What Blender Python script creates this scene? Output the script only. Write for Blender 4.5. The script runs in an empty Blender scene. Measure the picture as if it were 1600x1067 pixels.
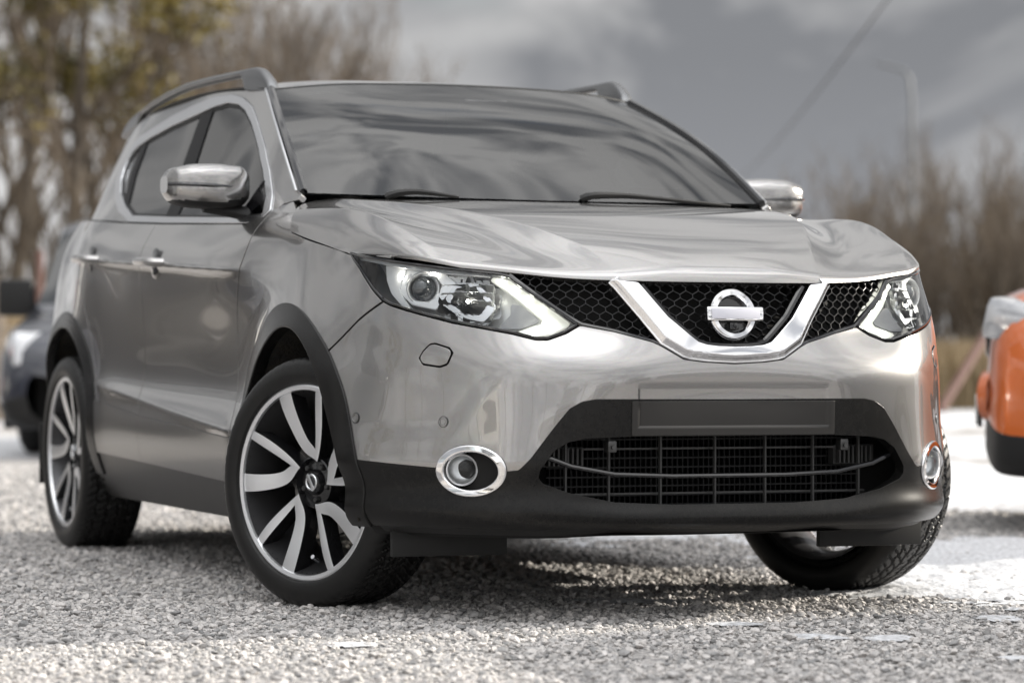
import bpy, bmesh, math, random
import numpy as np
from mathutils import Vector, Matrix
random.seed(7); RNG = np.random.default_rng(7)
SC = bpy.context.scene; COL = SC.collection
R = math.radians
# ------------------------------------------------------------------ camera
cam_d = bpy.data.cameras.new('camera'); cam = bpy.data.objects.new('camera', cam_d); COL.objects.link(cam); SC.camera = cam
CAM = Vector((7.72370583, -3.367507, 0.6816325))
_ya, _pi, _ro = R(157.969988), R(0.282650973), R(0.151271785)
_f = Vector((math.cos(_pi)*math.cos(_ya), math.cos(_pi)*math.sin(_ya), math.sin(_pi)))
_r = _f.cross(Vector((0, 0, 1))).normalized(); _u = _r.cross(_f)
_r2 = _r*math.cos(_ro) + _u*math.sin(_ro); _u2 = -_r*math.sin(_ro) + _u*math.cos(_ro)
_m = Matrix((( _r2.x, _u2.x, -_f.x, CAM.x), (_r2.y, _u2.y, -_f.y, CAM.y), (_r2.z, _u2.z, -_f.z, CAM.z), (0, 0, 0, 1)))
cam.matrix_world = _m
cam_d.sensor_width = 36; cam_d.lens = 4637.2/1600*36; cam_d.clip_start = .1; cam_d.clip_end = 3000
cam_d.dof.use_dof = True; cam_d.dof.focus_distance = 7.7; cam_d.dof.aperture_fstop = FSTOP = 2.8
# ------------------------------------------------------------------ sky, sun, exposure
SUN_AZ, SUN_EL = R(89), R(20)     # direction towards the sun: azimuth measured from +x towards +y
w = bpy.data.worlds.new('World'); SC.world = w; w.use_nodes = True
nt = w.node_tree; nt.nodes.clear()
def N(tree, typ, **kw):
    n = tree.nodes.new(typ)
    for k, v in kw.items():
        if k.startswith('i_'):
            key = k[2:]; n.inputs[int(key) if key.isdigit() else key.replace('_', ' ')].default_value = v
        else: setattr(n, k, v)
    return n
L = lambda tree, a, b: tree.links.new(a, b)
sky = N(nt, 'ShaderNodeTexSky', sky_type='NISHITA', sun_disc=False, sun_elevation=SUN_EL, sun_rotation=math.pi/2 - SUN_AZ, air_density=1.0, dust_density=1.5)
tc = N(nt, 'ShaderNodeTexCoord'); sep = N(nt, 'ShaderNodeSeparateXYZ'); L(nt, tc.outputs['Generated'], sep.inputs[0])
# cloud layer: project the view direction onto a plane overhead
zc = N(nt, 'ShaderNodeMath', operation='MAXIMUM', i_1=.0); L(nt, sep.outputs['Z'], zc.inputs[0])
cmb = N(nt, 'ShaderNodeMapping'); L(nt, tc.outputs['Generated'], cmb.inputs['Vector']); cmb.inputs['Scale'].default_value = (1, 1, 1.9); cmb.inputs['Location'].default_value = (3.7, 0, 0)
ns = N(nt, 'ShaderNodeTexNoise', i_Scale=3.0, i_Detail=9.0, i_Roughness=.55, i_Distortion=.35); L(nt, cmb.outputs[0], ns.inputs['Vector'])
ns2 = N(nt, 'ShaderNodeTexNoise', i_Scale=5.6, i_Detail=7.0, i_Roughness=.5, i_Distortion=.5); L(nt, cmb.outputs[0], ns2.inputs['Vector'])
cov = N(nt, 'ShaderNodeValToRGB'); L(nt, ns.outputs['Fac'], cov.inputs[0])
cov.color_ramp.elements[0].position = .22; cov.color_ramp.elements[1].position = .40
tone = N(nt, 'ShaderNodeValToRGB'); L(nt, ns2.outputs['Fac'], tone.inputs[0])
e = tone.color_ramp.elements; e[0].position = .39; e[0].color = (2.5, 2.58, 2.75, 1); e[1].position = .57; e[1].color = (7.0, 6.95, 6.9, 1)
mx = N(nt, 'ShaderNodeMixRGB'); L(nt, cov.outputs[0], mx.inputs[0]); L(nt, sky.outputs[0], mx.inputs[1]); L(nt, tone.outputs[0], mx.inputs[2])
el_ = N(nt, 'ShaderNodeValToRGB'); L(nt, zc.outputs[0], el_.inputs[0]); ee = el_.color_ramp.elements; ee[0].color = (.68,)*3 + (1,); ee[1].position = 1.0; ee[1].color = (1.9,)*3 + (1,)
ee.new(.10).color = (.49,)*3 + (1,); ee.new(.30).color = (.42,)*3 + (1,); ee.new(.5).color = (.52,)*3 + (1,); ee.new(.72).color = (.85,)*3 + (1,)
mx2 = N(nt, 'ShaderNodeMixRGB', blend_type='MULTIPLY'); mx2.inputs[0].default_value = 1; L(nt, mx.outputs[0], mx2.inputs[1]); L(nt, el_.outputs[0], mx2.inputs[2])
az_ = N(nt, 'ShaderNodeMapRange', interpolation_type='SMOOTHSTEP', i_1=-.45, i_2=.75, i_3=1.0, i_4=2.3); L(nt, sep.outputs['X'], az_.inputs[0])  # sky made brighter behind the camera, added to light the car's front
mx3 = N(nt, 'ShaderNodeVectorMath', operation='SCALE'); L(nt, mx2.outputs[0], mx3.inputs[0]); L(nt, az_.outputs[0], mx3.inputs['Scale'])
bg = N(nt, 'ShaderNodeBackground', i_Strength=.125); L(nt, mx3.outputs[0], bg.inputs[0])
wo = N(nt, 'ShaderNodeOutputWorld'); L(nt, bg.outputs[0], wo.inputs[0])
sun_d = bpy.data.lights.new('sun', 'SUN'); sun = bpy.data.objects.new('sun', sun_d); COL.objects.link(sun)
sun_d.energy = 5.0; sun_d.angle = R(.6); sun_d.color = (1, .93, .82)
_sd = Vector((math.cos(SUN_EL)*math.cos(SUN_AZ), math.cos(SUN_EL)*math.sin(SUN_AZ), math.sin(SUN_EL)))
sun.rotation_euler = _sd.to_track_quat('Z', 'Y').to_euler()
SC.view_settings.view_transform = 'Standard'; SC.view_settings.look = 'None'; SC.view_settings.exposure = 0.68; SC.view_settings.gamma = 1
SC.cycles.max_bounces = 10; SC.cycles.transparent_max_bounces = 24; SC.cycles.use_denoising = True
SC.cycles.caustics_reflective = False; SC.cycles.caustics_refractive = False; SC.cycles.sample_clamp_indirect = 6
# ------------------------------------------------------------------ materials
MAT = {}
def mat(name, col=(.5, .5, .5), rough=.5, metal=0., coat=0., coat_rough=.03, trans=0., ior=1.45, spec=.5, emit=None, es=0, bump=None, var=None, scale=1.):
    m = bpy.data.materials.new(name); m.use_nodes = True; t = m.node_tree; p = t.nodes['Principled BSDF']
    p.inputs['Base Color'].default_value = (*col, 1); p.inputs['Roughness'].default_value = rough; p.inputs['Metallic'].default_value = metal
    p.inputs['Coat Weight'].default_value = coat; p.inputs['Coat Roughness'].default_value = coat_rough
    p.inputs['Transmission Weight'].default_value = trans; p.inputs['IOR'].default_value = ior; p.inputs['Specular IOR Level'].default_value = spec
    if emit: p.inputs['Emission Color'].default_value = (*emit, 1); p.inputs['Emission Strength'].default_value = es
    if var or bump:
        c = N(t, 'ShaderNodeTexCoord')
        if var:   # var = (scale, amount, other colour)
            n = N(t, 'ShaderNodeTexNoise', i_Scale=var[0], i_Detail=6.0, i_Roughness=.65); L(t, c.outputs['Object'], n.inputs['Vector'])
            rr = N(t, 'ShaderNodeValToRGB'); rr.color_ramp.elements[0].position = .5-var[1]; rr.color_ramp.elements[1].position = .5+var[1]
            rr.color_ramp.elements[0].color = (*col, 1); rr.color_ramp.elements[1].color = (*var[2], 1)
            L(t, n.outputs['Fac'], rr.inputs[0]); L(t, rr.outputs[0], p.inputs['Base Color'])
        if bump:  # bump = (scale, strength, distance)
            n = N(t, 'ShaderNodeTexNoise', i_Scale=bump[0], i_Detail=4.0, i_Roughness=.6); L(t, c.outputs['Object'], n.inputs['Vector'])
            b = N(t, 'ShaderNodeBump', i_Strength=bump[1], i_Distance=bump[2]); L(t, n.outputs['Fac'], b.inputs['Height']); L(t, b.outputs[0], p.inputs['Normal'])
    MAT[name] = m; return m
def paint(name, col, metal=.85, rough=.32, flake=.06):
    m = mat(name, col, rough, metal, 1.0, .012); m.node_tree.nodes['Principled BSDF'].inputs['Coat IOR'].default_value = 1.65; t = m.node_tree; p = t.nodes['Principled BSDF']
    c = N(t, 'ShaderNodeTexCoord'); v = N(t, 'ShaderNodeTexVoronoi', i_Scale=900.0); L(t, c.outputs['Object'], v.inputs['Vector'])
    b = N(t, 'ShaderNodeMixRGB', blend_type='MIX'); b.inputs[0].default_value = flake
    b.inputs[1].default_value = (*col, 1); L(t, v.outputs['Color'], b.inputs[2]); L(t, b.outputs[0], p.inputs['Base Color'])
    return m
paint('silver_paint', (.315, .307, .300), .88, .26)
mat('chrome', (.82, .82, .83), .06, 1.0)
mat('satin_silver', (.70, .71, .73), .26, 1.0)
mat('machined_alu', (.84, .85, .87), .34, .9, .4, .1)
mat('gloss_black', (.008, .008, .009), .12, 0, .6, .03)
mat('black_plastic', (.0045, .0045, .0047), .27, spec=.30, bump=(700, .10, .001), var=(60, .25, (.011, .0105, .0098)))
mat('dark_plastic', (.010, .010, .010), .55)
mat('rubber', (.006, .006, .006), .42, spec=.42, bump=(300, .15, .001), var=(25, .2, (.011, .0105, .010)))
mat('cavity', (.006, .006, .006), .8)
mat('metal_dark', (.10, .10, .10), .4, .9)
mat('disc_metal', (.35, .34, .33), .35, 1.0)
mat('interior', (.030, .030, .032), .6)
mat('seat_leather', (.05, .05, .052), .5)
mat('lamp_reflector', (.93, .94, .95), .40, .25)
mat('lamp_bezel', (.75, .76, .78), .3, .35)
mat('lamp_dark', (.02, .02, .022), .25, 0, .5)
mat('lamp_grey', (.42, .425, .43), .35, .3)
mat('rail_grey', (.19, .193, .198), .32, .9)
mat('alloy_back', (.42, .42, .43), .35, .7)
mat('barrel_grey', (.10, .10, .105), .35, .7)
mat('led', (.9, .9, .8), .3, emit=(1, .98, .86), es=16.0)
mat('fill_glow', (.9, .9, .85), .3, emit=(1, .95, .84), es=60)
mat('white_plastic', (.62, .62, .68), .35)
def glassmat(name, tint, refl_ior=1.5, opacity=.0, dark=(.01, .012, .013), rough=0.0):
    """thin sheet of glass: fresnel mirror over a tinted see-through"""
    m = bpy.data.materials.new(name); m.use_nodes = True; t = m.node_tree; t.nodes.clear()
    o = N(t, 'ShaderNodeOutputMaterial'); fr = N(t, 'ShaderNodeFresnel', i_IOR=refl_ior)
    tr = N(t, 'ShaderNodeBsdfTransparent'); tr.inputs[0].default_value = (*tint, 1)
    gl = N(t, 'ShaderNodeBsdfGlossy', i_Roughness=rough); gl.inputs[0].default_value = (1, 1, 1, 1)
    mxs = N(t, 'ShaderNodeMixShader'); L(t, fr.outputs[0], mxs.inputs[0]); L(t, tr.outputs[0], mxs.inputs[1]); L(t, gl.outputs[0], mxs.inputs[2]); L(t, mxs.outputs[0], o.inputs[0])
    MAT[name] = m; return m
glassmat('screen_glass', (.40, .44, .44), 1.72)
glassmat('side_glass', (.45, .49, .50), 1.6)
glassmat('privacy_glass', (.10, .11, .12), 1.65)
glassmat('lens_glass', (.93, .95, .96), 1.40)
# ------------------------------------------------------------------ small mesh helpers
def link(name, me, m=None, parent=None):
    o = bpy.data.objects.new(name, me); COL.objects.link(o)
    if m is not None: me.materials.append(MAT[m] if isinstance(m, str) else m)
    if parent is not None: o.parent = parent
    return o
def bm_obj(name, bm, m, parent=None, smooth=True, angle=35):
    me = bpy.data.meshes.new(name); bmesh.ops.recalc_face_normals(bm, faces=bm.faces[:]); bm.to_mesh(me); bm.free()
    if smooth: me.shade_smooth(); me.set_sharp_from_angle(angle=R(angle))
    return link(name, me, m, parent)
def thing(name, label, cat, loc=(0, 0, 0), rz=0, group=None):
    o = bpy.data.objects.new(name, None); COL.objects.link(o); o.location = loc; o.rotation_euler = (0, 0, rz); o.empty_display_size = .2
    o['label'] = label; o['category'] = cat
    if group: o['group'] = group
    return o
def tag(o, label=None, cat=None, group=None, kind=None):
    for k, v in (('label', label), ('category', cat), ('group', group), ('kind', kind)):
        if v: o[k] = v
    return o
def box(bm, c, s, mtx=None, bev=0):
    r = bmesh.ops.create_cube(bm, size=1); vs = r['verts']
    for v in vs: v.co = Vector((v.co.x*s[0], v.co.y*s[1], v.co.z*s[2]))
    if bev:
        es = list({e for v in vs for e in v.link_edges})
        r2 = bmesh.ops.bevel(bm, geom=es, offset=bev, segments=2, affect='EDGES', profile=.6); vs = list({v for f in r2['faces'] for v in f.verts} | {v for v in vs if v.is_valid})
    for v in vs:
        v.co = (mtx @ v.co if mtx is not None else v.co) + Vector(c)
    return vs
def frame(d, up=Vector((0, 0, 1))):
    d = d.normalized(); a = up.cross(d)
    if a.length < 1e-4: a = Vector((1, 0, 0)).cross(d)
    a.normalize(); return a, d.cross(a)
def tube(bm, pts, rad, seg=8, cap=True, flat=1.0):
    """swept round bar through pts; rad a number or a list; flat squashes the second axis"""
    pts = [Vector(p) for p in pts]; n = len(pts); rings = []; a0 = None
    for i, p in enumerate(pts):
        d = (pts[min(i+1, n-1)] - pts[max(i-1, 0)])
        if a0 is None: a, b = frame(d)
        else:
            d = d.normalized(); a = (a0 - d*a0.dot(d)).normalized(); b = d.cross(a)
        a0 = a; r = rad[i] if hasattr(rad, '__len__') else rad
        rings.append([bm.verts.new(p + a*math.cos(t)*r + b*math.sin(t)*r*flat) for t in [2*math.pi*k/seg for k in range(seg)]])
    for i in range(n-1):
        for k in range(seg): bm.faces.new((rings[i][k], rings[i][(k+1) % seg], rings[i+1][(k+1) % seg], rings[i+1][k]))
    if cap: bm.faces.new(rings[0][::-1]); bm.faces.new(rings[-1])
    return rings
def lathe(bm, prof, seg=64, mtx=None, closed=False):
    """prof: (radius, axial y) pairs, spun round the y axis"""
    rings = []
    for r, y in prof:
        rings.append([bm.verts.new((r*math.cos(2*math.pi*k/seg), y, r*math.sin(2*math.pi*k/seg))) for k in range(seg)])
    pr = list(range(len(prof)-1)) + ([len(prof)-1] if closed else [])
    for i in pr:
        a, b = rings[i], rings[(i+1) % len(prof)]
        for k in range(seg): bm.faces.new((a[k], a[(k+1) % seg], b[(k+1) % seg], b[k]))
    vs = [v for r in rings for v in r]
    if mtx is not None:
        for v in vs: v.co = mtx @ v.co
    return vs
def extr_poly(bm, pts, thick, mtx=None):
    """flat polygon in (a, b) extruded by thick along c; local axes a=x b=z c=y"""
    f = [bm.verts.new((p[0], 0, p[1])) for p in pts]; b = [bm.verts.new((p[0], thick, p[1])) for p in pts]
    n = len(pts); bm.faces.new(f); bm.faces.new(b[::-1])
    for i in range(n): bm.faces.new((f[i], b[i], b[(i+1) % n], f[(i+1) % n]))
    if mtx is not None:
        for v in f + b: v.co = mtx @ v.co
def mesh_arr(name, V, F, m, parent=None, smooth=True, angle=40):
    me = bpy.data.meshes.new(name); me.from_pydata([tuple(v) for v in V], [], [tuple(f) for f in F]); me.update()
    if smooth: me.shade_smooth(); me.set_sharp_from_angle(angle=R(angle))
    return link(name, me, m, parent)
# ---- numeric surfaces of the car (x forward, y left, z up; origin under the front axle) ----
import numpy as np, math
def nsp(xk, Yk):
    """natural cubic spline through (xk, Yk)"""
    xk = np.asarray(xk, float); Yk = np.asarray(Yk, float); n = len(xk); h = np.diff(xk)
    A = np.zeros((n, n)); B = np.zeros((n,) + Yk.shape[1:]); A[0, 0] = A[-1, -1] = 1
    for i in range(1, n - 1):
        A[i, i-1] = h[i-1]; A[i, i] = 2*(h[i-1]+h[i]); A[i, i+1] = h[i]
        B[i] = 6*((Yk[i+1]-Yk[i])/h[i] - (Yk[i]-Yk[i-1])/h[i-1])
    M = np.linalg.solve(A, B)
    def f(x):
        x = np.asarray(x, float); k = np.clip(np.searchsorted(xk, x) - 1, 0, n - 2)
        t = x - xk[k]; hh = h[k]
        sh = (slice(None),) + (None,)*(Yk.ndim-1)
        t = t[sh] if t.ndim else t; hh = hh[sh] if np.ndim(hh) else hh
        a, b = M[k], M[k+1]
        return Yk[k] + t*((Yk[k+1]-Yk[k])/hh - hh*(2*a+b)/6) + t*t*a/2 + t**3*(b-a)/(6*hh)
    return f
def lin(xk, yk):
    xk = np.asarray(xk, float); yk = np.asarray(yk, float)
    if xk[0] > xk[-1]: xk, yk = xk[::-1], yk[::-1]
    return lambda x: np.interp(x, xk, yk)
def sstep(a, b, x):
    t = np.clip((x-a)/(b-a), 0, 1); return t*t*(3-2*t)
# --- lower body: columns round the plan, each with its own profile in z ---
COLS = []   # (u, base, dir, [(z, r)...])
PV = (.28, .38)
def front(y, prof): COLS.append(((0, y), 0, prof))
def corner(a, prof): COLS.append((PV, a, prof))
def side(x, prof): COLS.append(((x, 0), 90, prof))
front(0,   [(.18,.80),(.22,.852),(.245,.902),(.265,.924),(.285,.921),(.31,.911),(.35,.913),(.42,.917),(.50,.917),(.57,.917),(.60,.916),(.64,.917),(.67,.916),(.70,.908),(.75,.893),(.80,.88),(.87,.862),(.95,.84)])
front(.15, [(.18,.797),(.22,.850),(.245,.900),(.265,.922),(.285,.919),(.31,.910),(.35,.912),(.42,.916),(.50,.917),(.57,.917),(.60,.917),(.64,.918),(.67,.916),(.70,.905),(.75,.888),(.80,.872),(.87,.852),(.95,.83)])
front(.30, [(.18,.782),(.22,.836),(.245,.889),(.265,.912),(.285,.911),(.31,.900),(.35,.902),(.42,.908),(.50,.913),(.57,.916),(.60,.917),(.64,.916),(.67,.909),(.70,.895),(.75,.870),(.80,.855),(.87,.836),(.95,.81)])
ZC = [.18,.22,.25,.29,.34,.39,.45,.515,.60,.64,.685,.72,.76,.83,.90,.97]
for a, rs in ((9,  [.515,.553,.578,.598,.606,.608,.610,.611,.609,.605,.588,.566,.541,.520,.499,.470]),
              (20, [.495,.535,.560,.582,.592,.595,.595,.592,.589,.586,.574,.560,.543,.513,.474,.438]),
              (32, [.465,.505,.530,.552,.561,.562,.560,.557,.555,.552,.545,.536,.524,.500,.466,.438]),
              (44, [.440,.480,.503,.524,.534,.537,.535,.531,.529,.527,.522,.516,.507,.488,.462,.444]),
              (56, [.428,.466,.487,.507,.518,.522,.520,.516,.514,.512,.507,.502,.496,.480,.459,.446]),
              (68, [.425,.460,.479,.499,.511,.516,.514,.509,.505,.503,.498,.494,.488,.474,.456,.446]),
              (80, [.428,.460,.476,.495,.506,.511,.509,.503,.498,.496,.490,.486,.481,.468,.452,.441])):
    rs = list(rs); rs[2] += .016; rs[3] += .015; rs[4] -= .004
    corner(a, list(zip(ZC, rs)))
side(.20,  [(.18,.815),(.25,.856),(.32,.880),(.39,.892),(.50,.890),(.60,.887),(.70,.880),(.80,.866),(.88,.848),(.95,.826),(1.03,.795),(1.10,.76),(1.2,.70)])
side(.05,  [(.18,.815),(.25,.856),(.32,.880),(.39,.893),(.50,.893),(.60,.891),(.70,.887),(.80,.878),(.88,.864),(.95,.845),(1.03,.817),(1.10,.78),(1.2,.72)])
side(-.15, [(.18,.815),(.25,.852),(.32,.876),(.39,.890),(.50,.889),(.60,.885),(.70,.882),(.80,.877),(.88,.868),(.95,.853),(1.03,.828),(1.10,.79),(1.2,.73)])
side(-.38, [(.18,.815),(.25,.846),(.32,.872),(.40,.886),(.47,.883),(.57,.869),(.67,.864),(.77,.868),(.86,.873),(.93,.869),(.99,.857),(1.05,.835),(1.10,.79),(1.2,.71)])
side(-.65, [(.18,.815),(.25,.844),(.32,.870),(.40,.886),(.46,.884),(.55,.864),(.65,.857),(.77,.868),(.87,.884),(.93,.889),(.965,.885),(1.02,.862),(1.08,.825),(1.2,.76)])
side(-1.0, [(.18,.815),(.25,.844),(.32,.870),(.40,.887),(.46,.886),(.55,.866),(.65,.858),(.77,.869),(.88,.886),(.945,.892),(.98,.888),(1.03,.864),(1.09,.828),(1.2,.765)])
side(-1.4, [(.18,.815),(.25,.844),(.32,.870),(.40,.888),(.46,.888),(.55,.870),(.65,.862),(.77,.872),(.88,.887),(.96,.894),(.995,.891),(1.05,.864),(1.11,.828),(1.2,.77)])
side(-1.8, [(.18,.815),(.25,.845),(.32,.871),(.40,.889),(.47,.890),(.56,.877),(.66,.871),(.78,.878),(.90,.891),(.98,.897),(1.02,.893),(1.07,.870),(1.13,.832),(1.22,.775)])
side(-2.15,[(.18,.815),(.25,.850),(.32,.876),(.40,.892),(.50,.892),(.60,.885),(.70,.883),(.80,.887),(.92,.896),(1.00,.898),(1.05,.888),(1.10,.866),(1.16,.828),(1.25,.77)])
side(-2.45,[(.18,.815),(.25,.855),(.32,.880),(.40,.894),(.50,.895),(.60,.893),(.70,.892),(.80,.894),(.92,.897),(1.00,.894),(1.05,.882),(1.10,.862),(1.16,.827),(1.25,.77)])
side(-2.75,[(.18,.80),(.25,.845),(.32,.870),(.40,.884),(.50,.885),(.60,.882),(.70,.879),(.80,.874),(.92,.864),(1.00,.850),(1.05,.836),(1.10,.816),(1.16,.785),(1.25,.735)])
side(-3.0, [(.18,.75),(.25,.80),(.32,.832),(.40,.848),(.50,.851),(.60,.848),(.70,.842),(.80,.834),(.92,.820),(1.00,.803),(1.05,.789),(1.10,.77),(1.16,.74),(1.25,.695)])
PR = (-2.95, .35)
for a, r in ((105,.465),(120,.455),(137,.475),(155,.495),(170,.505)):
    COLS.append((PR, a, [(.18,r-.10),(.25,r-.04),(.32,r-.012),(.40,r),(.50,r+.003),(.60,r),(.70,r-.006),(.80,r-.012),(.92,r-.03),(1.0,r-.05),(1.1,r-.08),(1.25,r-.13)]))
for y, x in ((.22, 3.475), (0, 3.49)):
    COLS.append(((0, y), 180, [(.18,x-.12),(.25,x-.05),(.32,x-.015),(.40,x),(.50,x),(.60,x-.005),(.70,x-.02),(.80,x-.04),(.92,x-.07),(1.0,x-.10),(1.1,x-.15),(1.25,x-.24)]))
ZL = np.array([.18,.215,.25,.285,.32,.36,.40,.44,.49,.54,.595,.65,.70,.75,.80,.85,.90,.95,.985,1.02,1.06,1.10,1.15,1.22])
G = []
for (b, a, prof) in COLS:
    zz = [p[0] for p in prof]; rr = [p[1] for p in prof]
    f = nsp(zz, rr)
    r = np.where(ZL > zz[-1], rr[-1] + (ZL-zz[-1])*((rr[-1]-rr[-2])/(zz[-1]-zz[-2])), f(ZL))
    d = np.array([math.cos(math.radians(a)), math.sin(math.radians(a))])
    G.append(np.array(b)[None] + r[:, None]*d[None])
G = np.array(G)                       # cols x levels x 2
mid = G[:, 9]
UL = np.concatenate([[0], np.cumsum(np.hypot(*np.diff(mid, axis=0).T))])
G = np.concatenate([G[3:0:-1]*np.array([1, -1]), G]); _uu = np.concatenate([-UL[3:0:-1], UL]); _bu = nsp(_uu, np.eye(len(_uu))); _bz = nsp(ZL, np.eye(len(ZL)))
WF, WR = (0.0, .335), (-2.646, .335)    # wheel centres (x, z)
ARCH = .395                             # radius of the wheel opening
def sideflare(x, z):
    d = np.zeros_like(x)
    for cx, cz in (WF, WR):
        rr = np.hypot(x-cx, z-cz)
        d += .012*np.exp(-((rr-.41)/.10)**2)*sstep(.2, .45, z)
    return d
FACET = [(1.8,.80),(1.1,.80),(.93,.755),(.80,.712),(.655,.683),(.595,.650),(.625,.612),(.655,.575),(.715,.500),(.765,.464),(.95,.455),(1.10,.452),(1.8,.45)]
def facet_depth(u, z):
    d = np.full(u.shape, 9.); ins = np.ones(u.shape, bool)
    for (a0, a1), (b0, b1) in zip(FACET, FACET[1:]):
        w0, w1 = b0-a0, b1-a1; t = np.clip(((u-a0)*w0+(z-a1)*w1)/(w0*w0+w1*w1), 0, 1); q = np.hypot(u-a0-t*w0, z-a1-t*w1)
        wid = .06 if a1 < .66 or a0 < .66 else .075
        d = np.minimum(d, q/wid)
    # inside test by ray casting towards -u
    c = np.zeros(u.shape, int)
    for (a0, a1), (b0, b1) in zip(FACET, FACET[1:]):
        k = (a1 > z) != (b1 > z); xi = a0 + (z-a1)*(b0-a0)/((b1-a1) if b1 != a1 else 1e-9); c += k & (xi < u)
    t = np.clip(d, 0, 1); return np.where(c % 2 == 1, .0032*t*t*(3-2*t), 0.)*sstep(1.17, 1.02, u)
def surfA(u, z):
    u = np.asarray(u, float); z = np.asarray(z, float)
    Bu = _bu(u); Bz = _bz(z)
    xy = np.einsum('ni,ijk,nj->nk', Bu, G, Bz)
    x, y = xy[:, 0], xy[:, 1].copy()
    s = sstep(.5, .7, y)
    y = y + sideflare(x, z)*s
    zc = .93 - (x+.55)*.045; dz = np.abs(z-zc); zl = .462 - (x+.6)*.075; dl = np.abs(z-zl); y = y + s*.009*np.exp(-(np.sqrt(dl*dl+6e-5)-.0077)/.03)*sstep(-.50, -.66, x)*sstep(-2.3, -1.9, x); y = y + s*(.010*np.exp(-(np.sqrt(dz*dz+3.6e-5)-.006)/.022) - .004*np.exp(-(dz/.06)**2))*sstep(-.42, -.62, x)*sstep(-2.62, -2.25, x)
    x = x.copy()
    cx_, cy_ = np.cos(np.clip((u-.55)*1.6, 0, 1.5)), np.sin(np.clip((u-.55)*1.6, 0, 1.5))
    dd = facet_depth(u, z); x -= cx_*dd; y -= cy_*dd
    # door sculpture: crisp shoulder crease below the handles
    # recess for the number plate
    pl = np.minimum(np.minimum((z-.50)/.006, (.612-z)/.006), (.272-np.abs(y))/.006)
    x -= .004*np.clip(pl, 0, 1)*(x > .7)
    return np.stack([x, y, z], 1)
def normals(surf, u, v, e=1.5e-3):
    a = surf(u+e, v) - surf(u-e, v); b = surf(u, v+e) - surf(u, v-e)
    n = np.cross(a, b); return n/np.maximum(np.linalg.norm(n, axis=1), 1e-12)[:, None]
# --- bonnet: rows across (centre line, V crease, shoulder ridge, shut line), stations from nose to windscreen ---
HR = np.array([
 [(.868,0,.873),(.862,0,.892),(.840,0,.915),(.760,0,.958),(.600,0,1.012),(.300,0,1.074),(-.05,0,1.117),(-.42,0,1.142)],
 [(.864,.14,.873),(.858,.145,.891),(.835,.15,.914),(.755,.17,.957),(.600,.20,1.011),(.300,.25,1.073),(-.05,.30,1.116),(-.42,.35,1.141)],
 [(.842,.285,.875),(.834,.29,.889),(.807,.295,.909),(.722,.325,.955),(.570,.39,1.012),(.290,.50,1.071),(-.05,.595,1.110),(-.39,.66,1.134)],
 [(.790,.42,.881),(.783,.425,.892),(.757,.43,.908),(.675,.455,.939),(.530,.505,.984),(.260,.58,1.040),(-.06,.65,1.085),(-.37,.70,1.126)],
 [(.737,.53,.893),(.731,.534,.903),(.705,.54,.917),(.630,.565,.948),(.490,.605,.992),(.235,.665,1.044),(-.075,.715,1.084),(-.33,.75,1.113)],
 [(.660,.65,.907),(.655,.653,.916),(.635,.66,.929),(.575,.69,.958),(.450,.72,1.006),(.220,.755,1.066),(-.06,.782,1.088),(-.25,.80,1.092)],
 [(.550,.745,.93),(.546,.748,.936),(.530,.752,.946),(.480,.762,.965),(.370,.778,.995),(.180,.797,1.027),(-.06,.812,1.050),(-.22,.822,1.062)],
 [(.284,.82,.952),(.280,.8205,.953),(.270,.821,.955),(.250,.823,.958),(.200,.826,.966),(.080,.829,.985),(-.07,.831,1.008),(-.19,.832,1.028)]])
HT = np.array([0,.018,.055,.15,.31,.54,.78,1.])
HS = np.array([0,.17,.34,.48,.60,.74,.87,1.])
_ht = nsp(HT, np.eye(8))
HR2 = np.concatenate([HR[2:0:-1]*np.array([1, -1, 1]), HR]); _h0 = np.concatenate([-HS[2:0:-1], HS[:3]])
_hs = [nsp(_h0, np.eye(5)), nsp(HS[2:6], np.eye(4)), nsp(HS[5:], np.eye(3))]
def surfB(s, t):
    s = np.asarray(s, float); Bt = _ht(np.asarray(t, float))
    Bs = np.zeros((len(s), 10))
    m = s < HS[2]; Bs[m, :5] = _hs[0](s[m]); m2 = (s >= HS[2]) & (s < HS[5]); Bs[m2, 4:8] = _hs[1](s[m2])
    m3 = s >= HS[5]; Bs[m3, 7:] = _hs[2](s[m3])
    return np.einsum('ni,ijk,nj->nk', Bs, HR2, Bt)
# --- windscreen: s 0 centre .. 1 pillar, t 0 base .. 1 roof ---
WB = np.array([(-.20,0,1.130),(-.215,.25,1.132),(-.265,.50,1.137),(-.385,.735,1.146)])
WT = np.array([(-1.0,0,1.530),(-1.01,.22,1.528),(-1.035,.43,1.521),(-1.088,.612,1.503)])
WM = (WB+WT)/2 + np.array([(.022,0,.040),(.022,.0,.040),(.02,.004,.036),(.012,.012,.022)])
_mir = lambda a: np.concatenate([a[3:0:-1]*np.array([1, -1, 1]), a])
_w = _mir(np.stack([WB, WM, WT], 1)); _ws = nsp([-1.,-.67,-.33,0,.33,.67,1.], np.eye(7)); _wt = nsp([0,.5,1.], np.eye(3))
def surfC(s, t):
    return np.einsum('ni,ijk,nj->nk', _ws(np.asarray(s, float)), _w, _wt(np.asarray(t, float)))
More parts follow.
